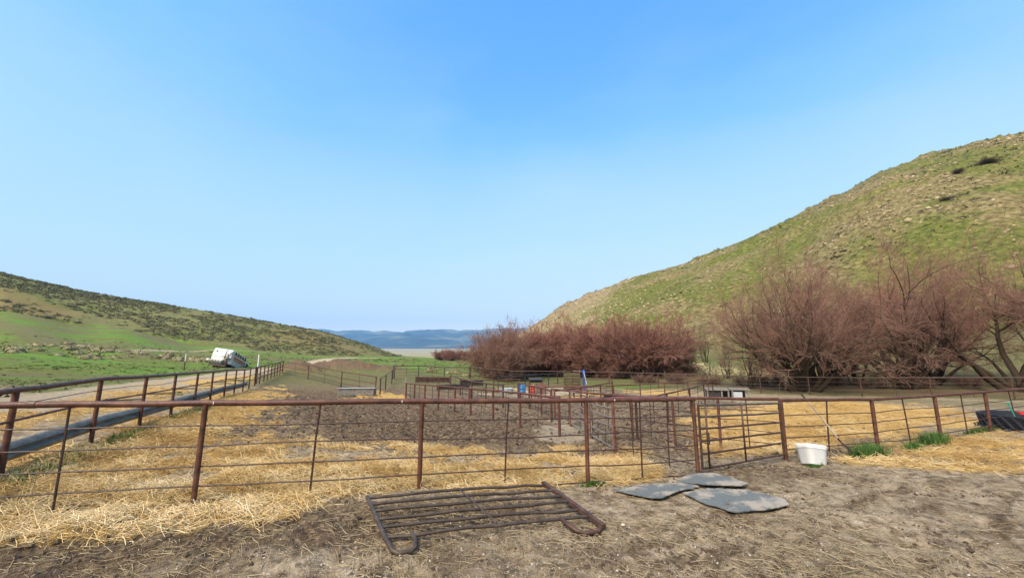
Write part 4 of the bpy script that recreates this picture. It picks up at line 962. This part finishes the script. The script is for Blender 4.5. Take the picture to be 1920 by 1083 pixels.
tree('willow_tree', 'dark willow filling the gap at the back of the middle clump', 'willow_b', 9.4, 68, 1.58, .9, M_TWIGR, G_W, sz=1.46, dense=3)
tree('willow_tree', 'low brown willow by the dark sheet panel', 'willow_b', -.8, 51.8, 0.93, 2.2, M_TWIGB, G_W)
G_T = 'bare trees along the back fence'
tree('bare_tree', 'large many-stemmed bare tree just left of the right-hand trees', 'big_a', 24.6, 35.6, 1.28, .6, M_TWIGB, G_T, sz=1.38)
tree('bare_tree', 'spreading bare tree with a forked grey trunk, middle of the right-hand trees', 'fork_a', 33.6, 35.4, 1.25, 2.4, M_TWIGB, G_T, sz=1.41)
tree('bare_tree', 'bare tree with leaning dark limbs at the right edge', 'fork_b', 38.6, 31.6, 1.28, .2, M_TWIGB, G_T, sz=1.33)
tree('bare_tree', 'slim bare tree between the two large right-hand trees', 'thin_a', 33.5, 40.5, 1.60, 1.1, M_TWIGB, G_T, lean=(0, -14))
tree('bare_tree', 'bare tree half out of the frame at the far right', 'fork_a', 46.5, 33, 1.41, 4.4, M_TWIGB, G_T)
tree('bare_tree', 'reddish bare tree standing behind the forked one', 'big_a', 41.5, 42.5, 1.18, 3.9, M_TWIGR, G_T, sz=1.26)
tree('bare_tree', 'reddish bare tree filling the gap right of the large many-stemmed one', 'big_a', 30.2, 40.2, 1.12, 2.2, M_TWIGB, G_T, sz=1.1)
tree('bare_tree', 'bare tree crowding behind the leaning dark limbs', 'fork_b', 37.8, 37.5, 1.22, 4.1, M_TWIGR, G_T, sz=1.2)
tree('bare_tree', 'small bare tree at the left foot of the large many-stemmed one', 'thin_a', 22.3, 38.6, 1.3, 3.0, M_TWIGB, G_T, lean=(0, -10))
tree('bare_tree', 'small grey bare tree on the slope above the sagebrush', 'thin_a', 35.3, 75, 1.5, 2.0, M_TWIGG, 'grey saplings on the slope')
tree('bare_tree', 'thin grey sapling at the foot of the slope, left of the large tree', 'thin_a', 26.5, 51, 1.0, 4.0, M_TWIGG, 'grey saplings on the slope')
tree('bare_tree', 'grey sapling hugging the right side of the red willows', 'thin_a', 22.5, 54, .85, 5.1, M_TWIGG, 'grey saplings on the slope')
G_B = 'brown brush along the creek bank'
_bl = ['left end, under the dome-shaped willow','beside the sagebrush','just left of the large bare tree','at the foot of the large bare tree','right behind the large bare tree','between the two large trees','under the slim tree','left of the forked trunk','right of the forked trunk','under the leaning limbs','behind the tyre feeder','at the far right edge']
for k, lb in enumerate(_bl):
    t = k/11; x = 16+26*t+rng.normal(0, .5); y = 47-15.5*t+rng.normal(0, .6)
    tree('brush', 'low brown twiggy brush on the creek bank, '+lb, 'brush_a' if k % 2 else 'brush_b', x, y, rng.uniform(.9, 1.25), rng.uniform(0, 6), M_TWIGB, G_B, 'bush', sz=rng.uniform(.6, .9))
for k, (x, y, s, lb) in enumerate(((-31,180,1.0,'left one of the far red bushes'),(-26,176,1.15,'middle one of the far red bushes'),(-20,178,1.0,'right one of the far red bushes'))):
    tree('far_bush', 'far off, '+lb+' before the plain', 'willow_a' if k % 2 else 'willow_b', x, y, s, k*1.3, M_TWIGR if k < 3 else M_TWIGG, 'far bushes at the end of the meadow', 'bush', sz=s*.85)
for k, (x, y, s, lb) in enumerate(((158,126,.75,'high on the right-hand slope near the frame edge'),(122,108,.6,'halfway up the right-hand slope'),(150,128,.5,'left of the highest one on the right-hand slope'))):
    tree('thicket', 'grey bare thicket '+lb, 'willow_b', x, y, s, k*2., M_TWIGG, 'grey thickets on the slope', 'bush', sz=s*.5, dz=-.3)

# ---------------------------------------------------------------- replicated small shapes
def rep_mesh(name, bases, which, pos, scl, rot, tilt=None, tone=None, zs=None):
    """many copies of small base shapes in one mesh"""
    Vs = []; Fs = []; T = []; off = 0
    for b, (bv, bf) in enumerate(bases):
        i = np.where(which == b)[0]
        if len(i) == 0: continue
        c, s = np.cos(rot[i]), np.sin(rot[i]); v = np.broadcast_to(bv, (len(i), *bv.shape)).copy()*scl[i][:,None,None]
        if zs is not None: v[:,:,2] *= zs[i][:,None]
        if tilt is not None:
            ct, st = np.cos(tilt[i])[:,None], np.sin(tilt[i])[:,None]; x, z = v[:,:,0]*ct+v[:,:,2]*st, -v[:,:,0]*st+v[:,:,2]*ct; v[:,:,0] = x; v[:,:,2] = z
        x = v[:,:,0]*c[:,None]-v[:,:,1]*s[:,None]; y = v[:,:,0]*s[:,None]+v[:,:,1]*c[:,None]
        v[:,:,0] = x; v[:,:,1] = y; v += pos[i][:,None,:]
        Vs.append(v.reshape(-1, 3)); n = bv.shape[0]; Fs.append((bf[None]+off+(np.arange(len(i))*n)[:,None,None]).reshape(-1, bf.shape[1])); off += n*len(i)
        if tone is not None: T.append(np.repeat(tone[i], n))
    me = mesh_np(name, np.concatenate(Vs), np.concatenate(Fs))
    if tone is not None:
        at = me.attributes.new('tone', 'FLOAT', 'POINT'); at.data.foreach_set('value', np.concatenate(T).astype(np.float32))
    return me
def shrub_base(g, n, h=.75, core=True):
    """a dome of small leaf clusters: n quads of radius ~1"""
    V = []; F = []
    for k in range(n):
        d = g.normal(0, 1, 3); d[2] = abs(d[2])*.9; d /= np.linalg.norm(d); p = d*g.uniform(.5, 1.0)*np.array([1, 1, h]); p[2] = max(p[2], .03)
        a = g.normal(0, 1, 3)+np.array([0, 0, .8]); a /= np.linalg.norm(a); b = np.cross(a, g.normal(0, 1, 3)); b /= np.linalg.norm(b)
        s = g.uniform(.8, 1.35)*(2.2/math.sqrt(n)); o = len(V)
        V += [p-a*s*.45-b*s*.2, p+b*s*.35, p+a*s*.6+b*.05, p-b*s*.35]; F.append((o, o+1, o+2, o+3))
    if not core: return np.array(V), np.array(F)
    m = len(V); nr = 7                                     # woody heart that ties the clusters together
    for z, r in ((0, .62), (.38*h, .60), (.70*h, .34)):
        for k in range(nr): w = 2*math.pi*k/nr; V.append(np.array([math.cos(w)*r*g.uniform(.8, 1.1), math.sin(w)*r*g.uniform(.8, 1.1), z]))
    for i in range(2):
        for k in range(nr): F.append((m+i*nr+k, m+i*nr+(k+1) % nr, m+(i+1)*nr+(k+1) % nr, m+(i+1)*nr+k))
    return np.array(V), np.array(F)
def rock_base(g):
    bm = bmesh.new(); bmesh.ops.create_icosphere(bm, subdivisions=1, radius=1)
    V = np.array([v.co[:] for v in bm.verts]); F = np.array([[v.index for v in f.verts] for f in bm.faces]); bm.free()
    V = V*g.uniform(.6, 1.1, (len(V), 1))*np.array([1, g.uniform(.6, 1), g.uniform(.45, .7)])
    return V, F
g_ = np.random.default_rng(11)
SHR = [shrub_base(g_, 13, .75, False) for _ in range(5)]; _oc = (np.array([(1,0,0),(-1,0,0),(0,1,0),(0,-1,0),(0,0,1),(0,0,-1.)]), np.array([(0,2,4),(2,1,4),(1,3,4),(3,0,4),(2,0,5),(1,2,5),(3,1,5),(0,3,5)]))
ROC = [(_oc[0]*g_.uniform(.7, 1.2, (6, 3))*np.array([1.1,.8,.6]), _oc[1]) for _ in range(6)]; SHRS = [shrub_base(g_, 6, .7, False) for _ in range(5)]
SHRN = [shrub_base(g_, 110) for _ in range(4)]; RCK = [rock_base(g_) for _ in range(6)]
def mat_tone(name, stops, rough=.9, spec=.15, sc=3):
    N = NT(name, rough, spec); at = N.attr('tone'); return N.done(N.mix(N.math('MULTIPLY', N.noise(sc, 4, .6), .5), N.ramp(at.outputs['Fac'], stops), stops[0][1]))
M_SAGE = mat_tone('sagebrush_leaves', [(0, (.075,.085,.055)), (.5, (.135,.145,.095)), (1, (.22,.225,.155))])
M_SAGEP = mat_tone('pale_sagebrush_leaves', [(0, (.15,.15,.10)), (.5, (.25,.245,.175)), (1, (.36,.345,.25))])
M_ROCK = mat_tone('tan_rock', [(0, (.18,.15,.115)), (.5, (.32,.275,.215)), (1, (.50,.44,.36))])
def on_slope(n, which, lo, hi, dens, seed):
    """scatter points on a hillside, roughly even over the ground as seen along the valley"""
    g = np.random.default_rng(seed); out = []
    while sum(len(o) for o in out) < n:
        m = 60000; a = g.uniform(lo, hi, m); D = g.uniform(40, 340, m); x = a*D; y = D
        z, sl, sr = terrain(x, y); s = sl if which == 'L' else sr
        k = (s > .0) & (s < 1.02) & (g.random(m) < D/340) & (g.random(m) < dens(x, y, s)); out.append(np.stack([x[k], y[k]], 1))
    P_ = np.concatenate(out)[:n]; z = surf(P_[:,0], P_[:,1])[0]; return np.column_stack([P_, z])
def scatter_individuals(name, label, cat, group, bases, pos, scl, zs, m, tone):
    mes = []
    for k, (bv, bf) in enumerate(bases):
        row = []
        for t in (.2, .5, .8):
            me = mesh_np(name+'_shape', bv, bf); at = me.attributes.new('tone', 'FLOAT', 'POINT'); at.data.foreach_set('value', np.full(len(bv), t, np.float32)); me.materials.append(m); row.append(me)
        mes.append(row)
    for i in range(len(pos)):
        o = link(name, mes[i % len(bases)][min(2, int(tone[i]*3))], None, None, label=label, category=cat, group=group)
        o.location = pos[i]; o.scale = (scl[i], scl[i], scl[i]*zs[i]); o.rotation_euler = (0, 0, float(rng.uniform(0, 6.28)))
def split_biggest(pos, scl, n):
    d = np.hypot(pos[:,0], pos[:,1]); az = np.abs(pos[:,0]/pos[:,1]); k = np.argsort(-(scl/d)*(az < 1.28)); return k[:n], k[n:]
# sagebrush of the left slope
dl = lambda x, y, s: np.clip(sstep(-.03, .15, fbm(x*.045, y*.045, 88, 5)-.5+.10*np.clip(s*3-.3, -1, 1)+.06), .03, 1)
pos = on_slope(7000, 'L', -1.42, -.26, dl, 4); scl = np.exp(rng.normal(-.42, .42, len(pos))).clip(.22, 1.6); tone = np.clip(rng.normal(.38, .26, len(pos)), 0, 1); zs = rng.uniform(.6, .95, len(pos))
a_, b_ = split_biggest(pos, scl, 230)
scatter_individuals('sagebrush', 'grey-green sagebrush dotted over the left hillside', 'sagebrush', 'sagebrush on the left hillside', SHRN, pos[a_], scl[a_], zs[a_], M_SAGE, tone[a_])
link('sagebrush_cover', rep_mesh('sagebrush_cover', SHR, rng.integers(0, 5, len(b_)), pos[b_], scl[b_], rng.uniform(0, 6.28, len(b_)), None, tone[b_], zs[b_]), M_SAGE, kind='stuff', label='sagebrush covering the far left slope', category='sagebrush')
# pale brush row along the ditch in the left meadow
pp = []
for (x0, y0, x1, y1, n, w) in ((-97,86,-62,79,26,2.2),(-62,79,-47,70,14,1.6),(-92,70,-60,66,10,1.8)):
    for k in range(n): t = (k+rng.random())/n; pp.append((x0+(x1-x0)*t+rng.normal(0, w), y0+(y1-y0)*t+rng.normal(0, w)))
pp = np.array(pp); pp = np.column_stack([pp, surf(pp[:,0], pp[:,1])[0]])
scatter_individuals('sagebrush', 'pale brush in the row across the green left meadow', 'sagebrush', 'brush row in the left meadow', SHRN, pp, rng.uniform(.9, 1.9, len(pp)), rng.uniform(.6, .85, len(pp)), M_SAGEP, rng.random(len(pp)))
# sagebrush at the foot of the right slope and by the green bank
pp = np.array([(23+k % 5*1.9+rng.normal(0, .7), 56+k//5*3.2+rng.normal(0, 1)) for k in range(20)]+[(30+k*2.1, 52-k*.9+rng.normal(0, 1)) for k in range(8)]); pp = np.column_stack([pp, surf(pp[:,0], pp[:,1])[0]])
scatter_individuals('sagebrush', 'pale sagebrush at the foot of the right slope beside the willows', 'sagebrush', 'sagebrush beside the willows', SHRN, pp, rng.uniform(1.1, 2.1, len(pp)), rng.uniform(.75, 1.0, len(pp)), M_SAGEP, rng.random(len(pp)))
pp = np.array([(-12.5+k*.9+rng.normal(0, .5), 58-k*.4+rng.normal(0, 2.0)) for k in range(9)]+[(-21,78),(-25,86),(-14,72)]); pp = np.column_stack([pp, surf(pp[:,0], pp[:,1])[0]])
scatter_individuals('sagebrush', 'pale bush on the green bank left of the willows', 'sagebrush', 'bushes on the green bank', SHRN, pp, rng.uniform(.5, 1.1, len(pp)), rng.uniform(.7, .95, len(pp)), M_SAGEP, rng.random(len(pp)))
# rocks and tufts of the right slope
def dr(x, y, s):
    n = fbm(x*.035, y*.035, 95, 4)-.5; nose = sstep(-20, 50, y*.45-x+n*120); crest = sstep(.75, .95, s)
    band = np.exp(-((x-y*.98-18+n*60)/7)**2)*.5
    return np.clip(sstep(.07, .15, n+.06*crest)+nose*.95*sstep(.06, .2, s)+band+.02, 0, 1)
pos = on_slope(9500, 'R', -.1, 1.42, dr, 6); scl = np.exp(rng.normal(-1.15, .55, len(pos))).clip(.13, 1.5); tone = np.clip(rng.normal(.55, .25, len(pos)), 0, 1); zs = rng.uniform(.8, 1.2, len(pos))
a_, b_ = split_biggest(pos, scl, 280)
scatter_individuals('rock', 'tan rock lying on the right hillside', 'rock', 'rocks on the right hillside', RCK, pos[a_], scl[a_], zs[a_], M_ROCK, tone[a_])
link('scree', rep_mesh('scree', ROC, rng.integers(0, 6, len(b_)), pos[b_], scl[b_], rng.uniform(0, 6.28, len(b_)), None, tone[b_], zs[b_]), M_ROCK, kind='stuff', label='small stones strewn over the right hillside', category='stones')
d2 = lambda x, y, s: np.clip(sstep(-.02, .2, fbm(x*.02, y*.05, 97, 4)-.5)+.12, 0, 1)
pos = on_slope(5000, 'R', -.1, 1.42, d2, 9); scl = np.exp(rng.normal(-1.0, .45, len(pos))).clip(.15, 1.1); tone = np.clip(rng.normal(.3, .25, len(pos)), 0, 1); zs = rng.uniform(.5, .9, len(pos))
link('slope_shrubs', rep_mesh('slope_shrubs', SHRS, rng.integers(0, 5, len(pos)), pos, scl, rng.uniform(0, 6.28, len(pos)), None, tone, zs), M_SAGE, kind='stuff', label='low shrubs scattered over the right hillside', category='shrubs')

# ---------------------------------------------------------------- straw, stones, clods, grass
NT.tint = (1.02, .985, .96)
M_STRAW = mat_tone('straw_stalks', [(0, (.32,.195,.065)), (.4, (.58,.42,.175)), (.75, (.74,.59,.31)), (1, (.86,.76,.52))], .7, .3, 2)
M_STRAWG = mat_tone('grey_old_straw', [(0, (.20,.155,.09)), (.5, (.38,.31,.19)), (1, (.58,.50,.34))], .8, .2, 2)
def stalks(name, P_, L, r, seed, tone, tiltsd=.28, lift=.01, bend=.06, ns=2):
    """thin bent 3-sided stalks lying on the ground"""
    g = np.random.default_rng(seed); n = len(P_); z = surf(P_[:,0], P_[:,1])[0]
    th = g.uniform(0, math.pi, n); ti = g.normal(0, tiltsd, n); d = np.stack([np.cos(th)*np.cos(ti), np.sin(th)*np.cos(ti), np.sin(ti)], 1)
    c = np.column_stack([P_, z+lift*g.uniform(.2, 1.6, n)+np.abs(np.sin(ti))*L*.32])
    side = np.stack([-np.sin(th), np.cos(th), np.zeros(n)], 1); up = np.cross(d, side)*-1
    bv = side*g.normal(0, bend, n)[:,None]*L[:,None]+np.array([0, 0, 1.])*(np.abs(g.normal(0, bend*.6, n))*L)[:,None]
    V = []
    for t in ((-.5, .0, .5) if ns == 2 else (-.5, .5)):
        p = c+d*(L*t)[:,None]+(bv if t == 0 else 0)
        for k in range(3):
            w = 2*math.pi*k/3; V.append(p+(side*math.cos(w)+up*math.sin(w))*r[:,None])
    V = np.stack(V, 1); nv = 3*(ns+1); b = (np.arange(n)*nv)[:,None]; F = []
    for s in range(0, 3*ns, 3):
        for k in range(3): F.append(b+np.array([[s+k, s+(k+1) % 3, s+3+(k+1) % 3, s+3+k]]))
    me = mesh_np(name, V.reshape(-1, 3), np.stack(F, 1).reshape(-1, 4))
    at = me.attributes.new('tone', 'FLOAT', 'POINT'); at.data.foreach_set('value', np.repeat(tone, nv).astype(np.float32)); return me
def sector(n, r0, r1, a0, a1, g):
    az = np.radians(g.uniform(a0, a1, n)); r = np.exp(g.uniform(math.log(r0), math.log(r1), n)); return np.stack([r*np.sin(az), r*np.cos(az)], 1)
g = np.random.default_rng(23)
P_ = sector(170000, 4.3, 12, -56, 56, g); cv = cover(P_[:,0], P_[:,1]); k = (g.random(len(P_)) < cv[0]**1.5*.95); P1 = P_[k][:62000]
link('straw_litter', stalks('straw_litter', P1, g.uniform(.10, .30, len(P1)), g.uniform(.0022, .0042, len(P1)), 3, np.clip(g.normal(.50+.22*sstep(7.2, 5.6, P1[:,1]+.12*P1[:,0])+1.3*(fbm(P1[:,0]*1.3, P1[:,1]*1.8, 7, 4)-.5), .2), 0, 1), .30, .022), M_STRAW, kind='stuff', label='loose yellow straw along the near fence', category='straw')
P_ = sector(120000, 11, 34, -56, 52, g); cv = cover(P_[:,0], P_[:,1]); k = g.random(len(P_)) < cv[0]; P2 = P_[k][:34000]
link('straw_litter', stalks('straw_litter', P2, g.uniform(.13, .36, len(P2)), g.uniform(.003, .0058, len(P2)), 5, np.clip(g.normal(.36+1.4*(fbm(P2[:,0]*.8, P2[:,1]*.8, 7, 4)-.5), .22), 0, 1), .25, .03, ns=1), M_STRAW, kind='stuff', label='straw bedding in the farther pens and feed alley', category='straw')
P_ = sector(26000, 4.2, 13, -56, 56, g); cv = cover(P_[:,0], P_[:,1]); k = (g.random(len(P_)) < (1-cv[0])*(.25+.6*sstep(.42, .62, fbm(P_[:,0]*.9, P_[:,1]*.9, 15, 4)))) & (P_[:,1] < 12); P3 = P_[k]
link('straw_wisps', stalks('straw_wisps', P3, g.uniform(.05, .26, len(P3)), g.uniform(.0014, .003, len(P3)), 8, g.random(len(P3)), .12, .008), M_STRAWG, kind='stuff', label='stray wisps of old straw on the trampled yard', category='straw')
# stones in the gravel yard, clods in the mud
M_PEB = mat_tone('yard_stones', [(0, (.16,.13,.105)), (.5, (.34,.29,.245)), (1, (.58,.52,.46))])
M_CLOD = mat_tone('mud_clods', [(0, (.045,.033,.024)), (.5, (.095,.072,.052)), (1, (.17,.135,.10))])
OCT = (np.array([(1,0,0),(-1,0,0),(0,1,0),(0,-1,0),(0,0,1),(0,0,-1.)])*np.array([1,.8,.6]), np.array([(0,2,4),(2,1,4),(1,3,4),(3,0,4),(2,0,5),(1,2,5),(3,1,5),(0,3,5)]))
OC = [(OCT[0]*g.uniform(.7, 1.2, (6, 3)), OCT[1]) for _ in range(6)]
P_ = sector(16000, 4.2, 12, -56, 56, g); cv = cover(P_[:,0], P_[:,1]); k = (g.random(len(P_)) < (1-cv[0])*(1-cv[2]*.7)) & (P_[:,1] < 10.5); P4 = P_[k]
s_ = np.exp(g.normal(-4.75, .45, len(P4))).clip(.003, .03); z_ = surf(P4[:,0], P4[:,1])[0]
link('gravel', rep_mesh('gravel', OC, g.integers(0, 6, len(P4)), np.column_stack([P4, z_]), s_, g.uniform(0, 6.28, len(P4)), None, np.clip(g.normal(.5, .3, len(P4)), 0, 1)), M_PEB, kind='stuff', label='small stones in the yard', category='gravel')
P_ = sector(30000, 4.5, 32, -50, 40, g); cv = cover(P_[:,0], P_[:,1]); k = g.random(len(P_)) < cv[2]*(1-cv[0]*.8)*(1-cv[3]); P5 = P_[k][:14000]
r5 = np.hypot(P5[:,0], P5[:,1]); s_ = np.exp(g.normal(-3.3, .5, len(P5))).clip(.012, .14)*np.clip(r5/12, .45, 1.3); z_ = surf(P5[:,0], P5[:,1])[0]
link('mud_clods', smooth(rep_mesh('mud_clods', OC, g.integers(0, 6, len(P5)), np.column_stack([P5, z_]), s_, g.uniform(0, 6.28, len(P5)), None, g.random(len(P5))), False), M_CLOD, kind='stuff', label='clods of trampled mud in the pens', category='mud')
P_ = sector(16000, 4.3, 11, -20, 56, g); cv = cover(P_[:,0], P_[:,1]); k = (g.random(len(P_)) < (1-cv[0])*sstep(.46, .62, fbm(P_[:,0]*1.1, P_[:,1]*1.1, 91, 5, .6))) & (P_[:,1] < 10.5); P_ = P_[k][:4200]
link('yard_clods', smooth(rep_mesh('yard_clods', OC, g.integers(0, 6, len(P_)), np.column_stack([P_, surf(P_[:,0], P_[:,1])[0]]), np.exp(g.normal(-4.0, .5, len(P_))).clip(.006, .06), g.uniform(0, 6.28, len(P_)), None, g.random(len(P_))), False), M_CLOD, kind='stuff', label='dark crumbs of earth trodden into the yard', category='earth')
o_ = link('stone', mesh_np('stone', RCK[2][0], RCK[2][1]), M_PEB, label='single pale stone lying right of the fallen gate', category='stone'); smooth(o_.data)
_at = o_.data.attributes.new('tone', 'FLOAT', 'POINT'); _at.data.foreach_set('value', np.full(len(o_.data.vertices), 1, np.float32)); o_.scale = (.045,.04,.04); o_.location = (1.42,5.62,gz(1.42,5.62)+.015)
# grass
M_GRASS = mat_tone('green_grass', [(0, (.022,.06,.009)), (.5, (.05,.13,.018)), (1, (.11,.19,.04))], .6, .3)
M_GRASSD = mat_tone('dull_grass', [(0, (.07,.075,.03)), (.5, (.13,.135,.06)), (1, (.24,.21,.11))], .7, .2)
def blades(name, P_, h, w, seed, lean=.5):
    g = np.random.default_rng(seed); n = len(P_); z = surf(P_[:,0], P_[:,1])[0]-.01; th = g.uniform(0, 6.283, n)
    b = np.column_stack([P_, z]); sd = np.stack([-np.sin(th), np.cos(th), 0*th], 1)*w[:,None]; out = np.stack([np.cos(th), np.sin(th), 0*th], 1)*(h*np.abs(g.normal(0, lean, n)))[:,None]
    m = b+out*.35; m[:,2] += h*.6; t = b+out; t[:,2] += h*.92
    V = np.stack([b-sd, b+sd, m+sd*.7, m-sd*.7, t+sd*.1, t-sd*.1], 1); o = (np.arange(n)*6)[:,None]
    F = np.stack([o+np.array([[0,1,2,3]]), o+np.array([[3,2,4,5]])], 1).reshape(-1, 4); me = mesh_np(name, V.reshape(-1, 3), F)
    at = me.attributes.new('tone', 'FLOAT', 'POINT'); at.data.foreach_set('value', np.repeat(g.random(n), 6).astype(np.float32)); return me
for (x, y, rx, ry, h, n, lb) in ((8.95,10.72,.50,.34,.33,2000,'large green grass tuft right of the shovel'), (12.7,12.80,.52,.36,.33,1900,'round green grass tuft at the foot of the third right-hand post'), (11.2,11.9,.34,.22,.22,800,'small green grass tuft between the two bigger ones'), (16.2,14.6,.85,.22,.17,1300,'long low green grass strip before the tyre feeder'), (1.45,7.55,.16,.09,.12,320,'little green weed at the foot of a foreground post'), (6.75,9.5,.3,.1,.10,800,'short grass fringe under the white tub')):
    q = rng.normal(0, .5, (n, 2)); P_ = np.stack([x+q[:,0]*rx+q[:,1]*.3*rx, y+q[:,1]*ry+q[:,0]*.35*rx], 1)
    o_ = link('grass_tuft', blades('grass_tuft', P_, h*rng.uniform(.5, 1.15, n), rng.uniform(.003, .007, n), int(x*10)), M_GRASS, label=lb, category='grass', group='green grass tufts by the fences')
P_ = []
for y in np.linspace(6.4, 18, 420): 
    for _ in range(9): P_.append((-4.80-.471*y+.42+rng.normal(0, .14), y+rng.normal(0, .1)))
P_ = np.array(P_); P_ = P_[sstep(-.15, .1, fbm(P_[:,0]*.8, P_[:,1]*.8, 66, 3)-.45) > rng.random(len(P_))]
link('fence_grass', blades('fence_grass', P_, rng.uniform(.06, .2, len(P_)), rng.uniform(.004, .008, len(P_)), 4), M_GRASS, kind='stuff', label='green grass growing under the guardrail', category='grass')
P_ = sector(9000, 4.4, 11, 0, 54, g); cv = cover(P_[:,0], P_[:,1]); k = (g.random(len(P_)) < (1-cv[0])*sstep(.48, .66, fbm(P_[:,0]*.7+3, P_[:,1]*.7, 19, 4))) & (P_[:,1] < 10.2); P_ = P_[k]
link('yard_grass', blades('yard_grass', P_, g.uniform(.015, .06, len(P_)), g.uniform(.002, .004, len(P_)), 6, 1.2), M_GRASSD, kind='stuff', label='trodden short grass in the gravel yard', category='grass')
# tussocks and weeds of the left meadow and the valley floor
NT.tint = (1, 1, 1)
M_TUSS = mat_tone('meadow_tussock', [(0, (.05,.085,.02)), (.4, (.10,.15,.035)), (.7, (.19,.21,.08)), (1, (.32,.30,.18))], .85, .15, .8)
TUS = [shrub_base(g_, 9, .6, False) for _ in range(4)]
P_ = sector(60000, 26, 150, -55, 4, g); z_, sl_, sr_ = terrain(P_[:,0], P_[:,1]); cv = cover(P_[:,0], P_[:,1])
k = (sl_ <= .02) & (sr_ <= .02) & (cv[4] < .2) & (P_[:,0]*.907+P_[:,1]*.42 < -6.5-0*P_[:,0]) | ((sl_ <= .02) & (sr_ <= .02) & (P_[:,1] > 54) & (cv[4] < .2))
k &= g.random(len(P_)) < .15+.85*sstep(.42, .62, fbm(P_[:,0]*.08, P_[:,1]*.08, 44, 4)); P_ = P_[k][:4500]; r_ = np.hypot(P_[:,0], P_[:,1])
link('meadow_tussocks', rep_mesh('meadow_tussocks', TUS, g.integers(0, 4, len(P_)), np.column_stack([P_, surf(P_[:,0], P_[:,1])[0]]), np.exp(g.normal(-1.9, .4, len(P_)))*np.clip(r_/60, .7, 1.6), g.uniform(0, 6.28, len(P_)), None, np.clip(g.normal(.45, .27, len(P_)), 0, 1), g.uniform(.3, .7, len(P_))), M_TUSS, kind='stuff', label='tussocks and weeds of the green meadow', category='grass')
